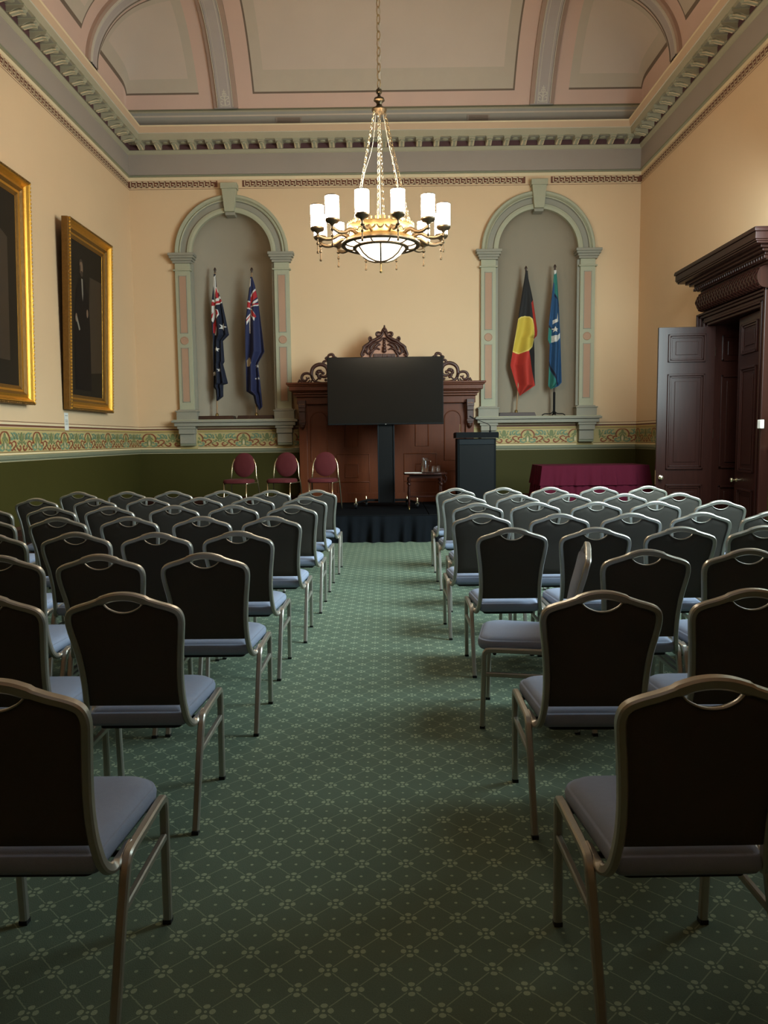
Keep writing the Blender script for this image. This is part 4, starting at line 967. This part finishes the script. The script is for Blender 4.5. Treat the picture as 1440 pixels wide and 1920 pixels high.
# ------------------------------------------------------------------ lectern and microphone
t = thing('lectern', 'tall black lectern standing on the stage', 'lectern', (1.385, 12.1, STZ))
NB = lambda: loc_mb(1.385, 12.1, STZ)
b = NB(); b.box(1.085, 1.685, 11.95, 12.3, STZ + .03, 1.47, 'lect'); b.box(1.06, 1.71, 11.9, 12.38, STZ, STZ + .04, 'black'); b.build('body', t, bevel=.005)
b = NB(); b.box(1.115, 1.655, 11.94, 11.95, STZ + .08, 1.37, 'black'); b.box(1.115, 1.655, 11.938, 11.95, 1.375, 1.455, 'lectgrey'); b.build('front_panel', t, bevel=.002)
b = NB(); b.box(1.06, 1.722, 11.90, 12.36, 1.475, 1.555, 'lect'); b.box(1.07, 1.72, 11.905, 12.36, 1.555, 1.565, 'lectgrey'); b.build('top', t, bevel=.006)
m_ = thing('gooseneck_microphone', 'thin black gooseneck microphone rising from the lectern top', 'microphone', (1.60, 12.0, 1.565))
b = MB(); b.lathe([(.018, 0), (.018, .02), (.010, .03), (.010, .09)], 0, 0, 'black', n=12); b.build('mount', m_)
b = MB(); b.sweep(spath([(0, 0, .05), (-.005, 0, .10), (-.05, 0, .13), (-.15, .0, .17), (-.26, 0, .215)], 8), .0055, .0055, 'black', ref=(0, 1, 0)); b.build('gooseneck', m_, smooth=True)
b = MB(); b.sweep([(-.26, 0, .215), (-.32, 0, .25)], .011, .011, 'black', ref=(0, 1, 0), n=10); b.build('capsule', m_, smooth='auto')
b = MB(); b.lathe([(.010, 0), (.010, .01), (.004, .015), (.004, .10), (.006, .105), (.006, .125)], 0, 0, 'chrome', n=10); o = b.build('reading_light'); o.location = (1.13, 12.0, 1.565); tag(o, 'thin upright metal rod light at the corner of the lectern top', 'lamp')

# ------------------------------------------------------------------ draped table
t = thing('draped_table', 'low table under a draped maroon cloth beside the open door', 'table', (3.07, 11.75, STZ))
NB = lambda: loc_mb(3.07, 11.75, STZ); T2 = 1.045
b = NB(); b.box(2.32, 3.82, 11.38, 12.1, T2 - .03, T2, 'poled'); b.build('table_top', t)
for x in (2.38, 3.76):
    for y in (11.43, 12.05): b = NB(); b.box(x - .02, x + .02, y - .02, y + .02, STZ, T2 - .03, 'black'); b.build('leg', t)
b = NB(); n = 220; rows = 6; per = []
x0, x1, y0, y1 = 2.29, 3.85, 11.35, 12.13
loop = [(x0, y0), (x1, y0), (x1, y1), (x0, y1)]; Ls = [x1 - x0, y1 - y0, x1 - x0, y1 - y0]; tot = sum(Ls)
vs = []
def lp(s_):
    for i in range(4):
        if s_ <= Ls[i]: a, c = loop[i], loop[(i + 1) % 4]; f = s_ / Ls[i]; return a[0] + (c[0] - a[0]) * f, a[1] + (c[1] - a[1]) * f
        s_ -= Ls[i]
    return loop[0]
cxx, cyy = (x0 + x1) / 2, (y0 + y1) / 2
for j in range(rows + 1):
    v = j / rows
    for i in range(n):
        x, y = lp(tot * i / n); dx, dy = x - cxx, y - cyy; l = math.hypot(dx, dy)
        corner = (abs(dx) / (x1 - cxx)) ** 6 * (abs(dy) / (y1 - cyy)) ** 6
        A = v * (.02 * math.sin(i * .55) + .015 * math.sin(i * 1.3 + 1) + .05 * corner + .02)
        vs.append((x + dx / l * A, y + dy / l * A, T2 + .004 - v * (T2 - STZ - .02)))
fs = [(j * n + i, j * n + (i + 1) % n, (j + 1) * n + (i + 1) % n, (j + 1) * n + i) for j in range(rows) for i in range(n)] + [tuple(range(n))]
b.add(vs, fs, 'maroon'); o = b.build('under_cloth', t, smooth='auto')
b = loc_mb(3.07, 11.75, STZ); vs = []
for j in range(4):
    v = j / 3
    for i in range(n):
        x, y = lp(tot * i / n); dx, dy = x - cxx, y - cyy; l = math.hypot(dx, dy); A = .012 + v * (.03 + .018 * math.sin(i * .55) + .012 * math.sin(i * 1.3 + 1))
        vs.append((x + dx / l * A, y + dy / l * A, T2 + .008 - v * .29))
b.add(vs, [(j * n + i, j * n + (i + 1) % n, (j + 1) * n + (i + 1) % n, (j + 1) * n + i) for j in range(3) for i in range(n)] + [tuple(range(n))], 'maroon')
o = b.build('over_cloth', smooth='auto'); o.parent = t

# ------------------------------------------------------------------ red oval-backed chairs on the stage
def red_chair():
    t = thing('oval_back_chair', '', 'chair')
    b = MB(); n = 24; vs = []
    for k, (s, z) in enumerate(((.86, .435), (1.0, .445), (1.0, .475), (.93, .495), (.5, .502))):
        for i in range(n):
            a = 2 * PI * i / n; vs.append((.215 * s * math.copysign(abs(math.cos(a)) ** .55, math.cos(a)), -.02 + .205 * s * math.copysign(abs(math.sin(a)) ** .55, math.sin(a)), z))
    b.add(vs, [(k * n + i, k * n + (i + 1) % n, (k + 1) * n + (i + 1) % n, (k + 1) * n + i) for k in range(4) for i in range(n)] + [tuple(range(n))[::-1], tuple(range(4 * n, 5 * n))], 'redf')
    b.build('seat', t, smooth='auto')
    b = MB(); vs = []
    for s, d in ((.0, -.028), (.6, -.024), (.92, -.012), (1, 0), (1, .012), (.9, .022), (0, .024)):
        for i in range(n): a = 2 * PI * i / n; v = .19 * s * math.sin(a); vs.append((.178 * s * math.cos(a), .20 + .12 * v + d, .705 + v))
    b.add(vs, [(k * n + i, k * n + (i + 1) % n, (k + 1) * n + (i + 1) % n, (k + 1) * n + i) for k in range(6) for i in range(n)], 'redf')
    b.build('backrest', t, smooth='auto')
    for s in (-1, 1):
        b = MB(); b.sweep(spath([(s * .235, .29, 0), (s * .22, .205, .42), (s * .205, .18, .52), (s * .19, .20, .70), (s * .15, .215, .80)], 6), .010, .010, 'chrome', ref=(0, 1, 0)); b.build('leg', t, smooth=True)
        b = MB(); b.sweep([(s * .185, -.21, 0), (s * .175, -.17, .44)], .010, .010, 'chrome', ref=(0, 1, 0)); b.build('leg', t, smooth=True)
        b = MB(); b.sweep([(s * .18, -.18, .435), (s * .215, .20, .435)], .008, .008, 'chrome', ref=(0, 0, 1)); b.build('seat_rail', t, smooth=True)
    return t
def dup(root, loc, rz, label, group=None):
    r = root.copy(); col.objects.link(r); r.location = loc; r.rotation_euler = (0, 0, rz); r['label'] = label
    if group: r['group'] = group
    for ch in list(root.children):
        c = ch.copy(); col.objects.link(c); c.parent = r
        for g in ch.children: d = g.copy(); col.objects.link(d); d.parent = c
    return r
rc = red_chair(); RG = 'red oval-backed chairs on the stage'
rc.location = (-.99, 11.75, STZ + .002); rc.rotation_euler = (0, 0, -.12); rc['label'] = 'red oval-backed chair in front of the carved wooden screen'; rc['group'] = RG
dup(rc, (-1.61, 11.75, STZ + .002), -.2, 'red oval-backed chair between two others, beside the screen edge', RG)
dup(rc, (-2.26, 11.7, STZ + .002), -.2, 'red oval-backed chair furthest from the television', RG)

# ------------------------------------------------------------------ chandelier
def chandelier(cx, cy):
    zr = 3.62
    root = thing('chandelier', 'brass ring chandelier with twelve lit opal glass shades and glowing bowl', 'chandelier', (cx, cy, 0))
    # bowl
    b = MB(); prof = [(.0, 3.272), (.07, 3.277), (.14, 3.30), (.20, 3.34), (.245, 3.395)]; b.lathe(prof, 0, 0, 'bowl', n=32); b.lathe([(.275, 3.408), (.315, 3.412), (.36, 3.425)], 0, 0, 'bowl', n=36)
    b.build('glass_bowl', root, smooth='auto')
    b = MB()
    ring = lambda r, z, a, c, m='brassd': b.sweep([(r * math.cos(2 * PI * i / 48), r * math.sin(2 * PI * i / 48), z) for i in range(48)], a, c, m, ref=(0, 0, 1), n=8, closed=True)
    ring(.262, 3.400, .024, .014); ring(.378, 3.430, .026, .018)
    for k in range(6):
        a = PI / 6 + k * PI / 3; b.sweep([(r * 1.0 * math.cos(a), r * math.sin(a), z - .004) for r, z in prof], .009, .010, 'brassd', ref=(0, 0, 1), n=6)
    for k in range(12):
        a = PI / 12 + k * PI / 6; b.sweep([(r * math.cos(a), r * math.sin(a), z - .004) for r, z in ((.27, 3.405), (.315, 3.409), (.37, 3.425))], .008, .008, 'brassd', ref=(0, 0, 1), n=6)
    b.build('bowl_frame', root, smooth=True)
    b = MB(); b.lathe([(0, 3.155), (.012, 3.16), (.016, 3.172), (.008, 3.185), (.007, 3.245), (.013, 3.25), (.008, 3.26), (.02, 3.275), (.04, 3.29)], 0, 0, 'brass', n=14); b.build('finial', root, smooth='auto')
    # gallery ring
    b = MB(); b.lathe([(.385, 3.445), (.375, 3.465), (.33, 3.49), (.315, 3.53), (.325, 3.58), (.335, 3.60), (.325, 3.605), (.30, 3.53), (.32, 3.48), (.37, 3.445)], 0, 0, 'brass', n=48)
    for k in range(48):
        a = 2 * PI * k / 48; b.lathe([(.0, 3.595), (.012, 3.602), (.008, 3.618), (.012, 3.63), (.0, 3.64)], .33 * math.cos(a), .33 * math.sin(a), 'brass', n=6)
    for k in range(24):
        a = 2 * PI * k / 24; L = [(.328 * math.cos(a + d), .328 * math.sin(a + d), z) for d, z in ((-.11, 3.555), (-.06, 3.533), (0, 3.525), (.06, 3.533), (.11, 3.555))]
        b.sweep(L, .005, .006, 'brassd', ref=(0, 0, 1), n=5)
    b.build('gallery_ring', root, smooth='auto')
    R_ = .645
    for k in range(12):
        a = PI / 12 + k * PI / 6; ca, sa = math.cos(a), math.sin(a)
        arm = bpy.data.objects.new('lamp_arm', None); col.objects.link(arm); arm.parent = root; arm.rotation_euler = (0, 0, a)
        if k == 0:
            b = MB(); b.sweep(spath([(.33, 0, 3.49), (.41, 0, 3.515), (.49, 0, 3.475), (.57, 0, 3.465), (R_, 0, 3.49)], 6), .013, .020, 'brassd', ref=(0, 0, 1)); arm_m = b.build('arm_tube', arm, smooth=True)
            b = MB(); b.lathe([(0, 3.315), (.012, 3.32), (.012, 3.335), (.006, 3.345), (.006, 3.40), (.014, 3.408), (.014, 3.418), (.006, 3.428), (.006, 3.455), (.020, 3.47), (.012, 3.485), (.012, 3.505), (.026, 3.525), (.058, 3.535), (.070, 3.552), (.068, 3.568), (.05, 3.568), (0, 3.55)], R_, 0, 'brassd', n=16); cup_m = b.build('cup', arm, smooth='auto')
            b = MB(); b.lathe([(.0, 3.562), (.062, 3.562), (.066, 3.57), (.066, 3.775), (.064, 3.78), (.062, 3.775), (.062, 3.58), (0, 3.58)], R_, 0, 'shade', n=20); sh_m = b.build('lamp_shade', arm, smooth='auto', label='lit opal glass cylinder')
            b = MB(); b.sweep([(R_ + .067 * math.cos(2 * PI * i / 20), .067 * math.sin(2 * PI * i / 20), 3.778) for i in range(20)], .003, .005, 'brassd', ref=(0, 0, 1), n=6, closed=True); rm = b.build('shade_rim', arm, smooth=True)
            ms = [arm_m, cup_m, sh_m, rm]
        else:
            for o in ms: c = o.copy(); col.objects.link(c); c.parent = arm
    # hub and chains
    b = MB(); b.lathe([(0, 4.70), (.055, 4.71), (.075, 4.735), (.075, 4.75), (.04, 4.765), (.025, 4.79), (.03, 4.81), (.055, 4.83), (.05, 4.85), (.02, 4.865), (.012, 4.885), (.03, 4.905), (.03, 4.93), (.012, 4.95), (0, 4.955)], 0, 0, 'brassd', n=20); b.build('hub', root, smooth='auto')
    def chain(p0, p1, pitch, lw, r, name, mt):
        b = MB(); p0, p1 = Vector(p0), Vector(p1); L = (p1 - p0).length; n = max(1, int(L / pitch)); d = (p1 - p0).normalized(); s1 = d.orthogonal().normalized(); s2_ = d.cross(s1)
        for i in range(n):
            c = p0 + d * (L * (i + .5) / n); w_ = s1 if i % 2 else s2_; hl = L / n * .62
            pts = [c + d * (hl * math.sin(2 * PI * q / 8)) + w_ * (lw * math.cos(2 * PI * q / 8)) for q in range(8)]
            b.sweep(pts, r, r, mt, ref=tuple(d.cross(w_)), n=4, closed=True)
        return b.build(name, root)
    for k in range(6):
        a = PI / 6 + k * PI / 3 + .1
        chain((.06 * math.cos(a), .06 * math.sin(a), 4.72), (.32 * math.cos(a), .32 * math.sin(a), 3.60), .038, .011, .0030, 'chain', 'chrome')
    chain((0, 0, 4.95), (0, 0, 8.30), .075, .021, .0055, 'main_chain', 'chrome')
    b = MB(); b.sweep(spath([(.01, 0, 4.9), (.012, .01, 5.6), (-.008, 0, 6.1), (.012, 0, 6.6), (-.01, 0, 7.4), (.0, 0, 8.3)], 8), .004, .004, 'white', ref=(0, 1, 0), n=5)
    for k in (0, 2, 4):
        a = PI / 6 + k * PI / 3; b.sweep(spath([(.04 * math.cos(a), .04 * math.sin(a), 4.72), (.10 * math.cos(a) + .01, .10 * math.sin(a), 4.4), (.2 * math.cos(a), .2 * math.sin(a), 4.1), (.27 * math.cos(a), .27 * math.sin(a), 3.62)], 6), .0032, .0032, 'white', ref=(0, 1, 0), n=5)
    b.build('cable', root, smooth=True)
    b = MB(); b.lathe([(0, 8.27), (.06, 8.28), (.12, 8.31), (.16, 8.35)], 0, 0, 'brassd', n=24); b.build('ceiling_rose', root, smooth='auto')
chandelier(-.045, 8.0)

# ------------------------------------------------------------------ banquet chairs
OUT = [(.185, .097, .46), (.180, .083, .52), (.180, .069, .60), (.188, .050, .70), (.201, .025, .79), (.2045, .015, .835), (.195, .007, .864), (.168, .004, .879), (.125, .002, .892), (.080, 0, .908), (.040, 0, .920), (0, 0, .924)]
def lerp(x, xs, ys):
    if x <= xs[0]: return ys[0]
    for i in range(len(xs) - 1):
        if x <= xs[i + 1]: f = (x - xs[i]) / (xs[i + 1] - xs[i]); return ys[i] + (ys[i + 1] - ys[i]) * f
    return ys[-1]
def banquet_chair():
    t = thing('banquet_chair', '', 'chair')
    # seat cushion
    def outl(o, n=9):
        pts = []; x0, x1, ya, yb, r = .184 - o, .211 - o, .098 + o, .548 - o, .075
        cs = [(-x0 + .02, ya + .02, .02, PI, 1.5 * PI), (x0 - .02, ya + .02, .02, 1.5 * PI, 2 * PI), (x1 - r, yb - r, r, 0, PI / 2), (-x1 + r, yb - r, r, PI / 2, PI)]
        for cx_, cy_, r_, a0, a1 in cs:
            for i in range(n): a = a0 + (a1 - a0) * i / (n - 1); pts.append((cx_ + r_ * math.cos(a), cy_ + r_ * math.sin(a)))
        return pts
    b = MB(); rings = [(.020, .398), (.006, .403), (-.001, .418), (-.003, .436), (.001, .450), (.004, .4535), (.007, .4525), (.010, .457), (.018, .465), (.035, .472), (.07, .478), (.11, .480)]
    vs = []; n = 36
    for o, z in rings: vs += [(x, y, z) for x, y in outl(o)]
    fs = [(k * n + i, k * n + (i + 1) % n, (k + 1) * n + (i + 1) % n, (k + 1) * n + i) for k in range(len(rings) - 1) for i in range(n)] + [tuple(range(n))[::-1], tuple(range((len(rings) - 1) * n, len(rings) * n))]
    b.add(vs, fs, 'seat'); b.build('seat', t, smooth=True)
    b = MB(); b.prism(outl(.03), lambda u, v, d: (u, v, d), .383, .400, 'base'); b.build('seat_base', t)
    # backrest pad
    zs = [.40] + [p[2] for p in OUT[:6]]; ws = [.195] + [p[0] for p in OUT[:6]]; yy = [.115] + [p[1] for p in OUT[:6]]
    ox = [p[0] for p in OUT[5:]][::-1]; oz = [p[2] for p in OUT[5:]][::-1]
    def topz(x):
        x = abs(x)
        if x < .070: return .862 + .026 * (x / .070) ** 2
        return lerp(x, ox, oz) - .006
    NU, NV = 28, 16; F = []; B = []
    for j in range(NV + 1):
        for i in range(NU + 1):
            u = -1 + 2 * i / NU; u = math.copysign(abs(u) ** .85, u); xt = u * .2
            zt = topz(xt); z = .488 + (zt - .488) * j / NV
            x = u * (lerp(z, zs, ws) - .006); y = lerp(z, zs, yy) if z < .835 else lerp(z, [.835, .864, .924], [.015, .007, 0])
            ed = (1 - abs(u) ** 6) * min(1, (zt - z) * 40 + .05) * min(1, (z - .488) * 40 + .15)
            F.append((x, y + .006 + .024 * ed, z)); B.append((x, y - .004 - .008 * ed, z))
    b = MB(); n = NU + 1; k = len(F)
    fs = [(j * n + i, j * n + i + 1, (j + 1) * n + i + 1, (j + 1) * n + i) for j in range(NV) for i in range(NU)]
    b.add(F + B, [f[::-1] for f in fs] + [tuple(q + k for q in f) for f in fs], 'backf')
    rim = [i for i in range(n)] + [j * n + NU for j in range(1, NV + 1)] + [NV * n + i for i in range(NU - 1, -1, -1)] + [j * n for j in range(NV - 1, 0, -1)]
    R = len(rim)
    for i in range(R): a, c = rim[i], rim[(i + 1) % R]; b.f.append([a, c, c + k, a + k]); b.mi.append(0)
    # front face takes the seat fabric
    ks = b.slot('seat')
    for i in range(len(fs)): b.mi[i] = ks
    b.build('backrest', t, smooth='auto')
    # back frame
    side = [(.216, .235, .412), (.211, .190, .402), (.203, .150, .396), (.196, .122, .408), (.190, .105, .432)] + OUT
    full = [(x, y, z) for x, y, z in side] + [(-x, y, z) for x, y, z in side[:-1][::-1]]
    b = MB(); pth = spath(full, 4); b.sweep(pth, [.0118 + (.0035 if abs(q.x) < .09 else 0) for q in pth], .0140, 'metal', ref=(0, 1, .15), rect=True); b.build('back_frame', t, smooth='auto')
    b = MB(); b.sweep(spath([(-.074, .004, .897), (-.056, .002, .879), (-.028, 0, .866), (0, 0, .862), (.028, 0, .866), (.056, .002, .879), (.074, .004, .897)], 4), .0032, .008, 'metal', ref=(0, 1, 0), n=8); b.build('handle_trim', t, smooth=True)
    for s in (-1, 1):
        rear = [(s * .222, .050, .012), (s * .226, .125, .27), (s * .228, .162, .375)]
        railp_ = [(s * .2273, .1495, .342), (s * .228, .160, .372), (s * .228, .175, .398), (s * .228, .205, .410), (s * .227, .35, .411), (s * .226, .475, .410), (s * .226, .505, .400), (s * .226, .512, .372), (s * .2257, .5128, .342)]
        b = MB(); b.sweep(rear, .0125, .0125, 'metal', ref=(1, 0, 0), rect=True); lg = b.build('leg', t, smooth='auto')
        b = MB(); b.box(s * .2217 - .0125, s * .2217 + .0125, .034, .060, 0, .014, 'rubber'); b.build('foot_cap', lg)
        b = MB(); b.sweep([(s * .226, .512, .375), (s * .222, .520, .012)], .0125, .0125, 'metal', ref=(1, 0, 0), rect=True); lg = b.build('leg', t, smooth='auto')
        b = MB(); b.box(s * .222 - .0125, s * .222 + .0125, .507, .533, 0, .014, 'rubber'); b.build('foot_cap', lg)
        b = MB(); b.sweep(spath(railp_, 5), .0127, .0127, 'metal', ref=(1, 0, 0), rect=True); b.build('side_rail', t, smooth='auto')
        b = MB(); b.sweep([(s * .2255, .13, .285), (s * .225, .513, .285)], .0115, .009, 'metal', ref=(1, 0, 0), rect=True); b.build('stretcher', t, smooth='auto')
    b = MB()
    for y in (.22, .46): b.sweep([(-.225, y, .392), (.225, y, .392)], .008, .010, 'base', ref=(0, 1, 0), n=6)
    b.build('cross_bar', t)
    return t
rows = {
 'L': [[(-.768, 8.30), (-1.271, 8.32), (-1.797, 8.32), (-2.345, 8.35), (-2.848, 8.35), (-3.40, 8.40)],
       [(-.796, 7.31), (-1.303, 7.34), (-1.807, 7.37), (-2.32, 7.39), (-2.836, 7.39), (-3.444, 7.48)],
       [(-.806, 6.40), (-1.308, 6.45), (-1.814, 6.47), (-2.36, 6.46), (-2.86, 6.47), (-3.38, 6.43)],
       [(-.835, 5.45), (-1.343, 5.49), (-1.884, 5.54), (-2.409, 5.55), (-2.915, 5.52)],
       [(-.905, 4.575), (-1.388, 4.545), (-1.893, 4.60), (-2.39, 4.57)],
       [(-.895, 3.688), (-1.402, 3.674), (-1.89, 3.67)],
       [(-.962, 2.727), (-1.464, 2.72)],
       [(-.915, 1.72)]],
 'R': [[(.738, 8.34), (1.256, 8.35), (1.766, 8.34), (2.294, 8.32), (2.832, 8.36)],
       [(.733, 7.33), (1.245, 7.32), (1.733, 7.31), (2.255, 7.29), (2.768, 7.29)],
       [(.752, 6.40), (1.243, 6.44), (1.741, 6.39), (2.234, 6.39), (2.774, 6.39)],
       [(.675, 5.50), (1.22, 5.43), (1.725, 5.42), (2.224, 5.43), (2.72, 5.43)],
       [(.748, 4.596), (1.244, 4.571), (1.75, 4.562), (2.249, 4.572)],
       [(1.025, 3.93), (1.239 + .0, 3.652), (1.726, 3.645)],
       [(.753, 2.671), (1.287, 2.682)],
       [(.733, 1.696)]]}
ordw = ['row nearest the stage', 'second row from the stage', 'third row from the stage', 'fourth row from the stage', 'fifth row from the stage', 'sixth row from the stage', 'seventh row from the stage', 'frontmost row by the camera']
seatw = ['aisle seat', 'second from the aisle', 'third from the aisle', 'fourth from the aisle', 'fifth from the aisle', 'sixth from the aisle']
proto = None; random.seed(11)
for side in 'LR':
    blk = 'portrait-side block' if side == 'L' else 'door-side block'
    for ri, row in enumerate(rows[side]):
        for ci, (x, y) in enumerate(row):
            lb = 'grey banquet chair, %s, %s, %s' % (blk, ordw[ri], seatw[ci]); rz = random.uniform(-.015, .015)
            if side == 'L' and ci >= 4: rz += -.03
            if side == 'R' and ri == 5:
                if ci == 0: lb = 'grey banquet chair turned sideways, its seat jutting into the aisle'; rz = math.radians(79)
                else: lb = 'grey banquet chair, door-side block, sixth row from the stage, %s' % ('just behind the sideways chair' if ci == 1 else 'outer seat beyond it')
            if proto is None:
                proto = banquet_chair(); proto.location = (x, y, 0); proto.rotation_euler = (0, 0, rz); proto['label'] = lb; proto['group'] = 'banquet chairs in the %s' % blk
            else: dup(proto, (x, y, 0), rz, lb, 'banquet chairs in the %s' % blk)
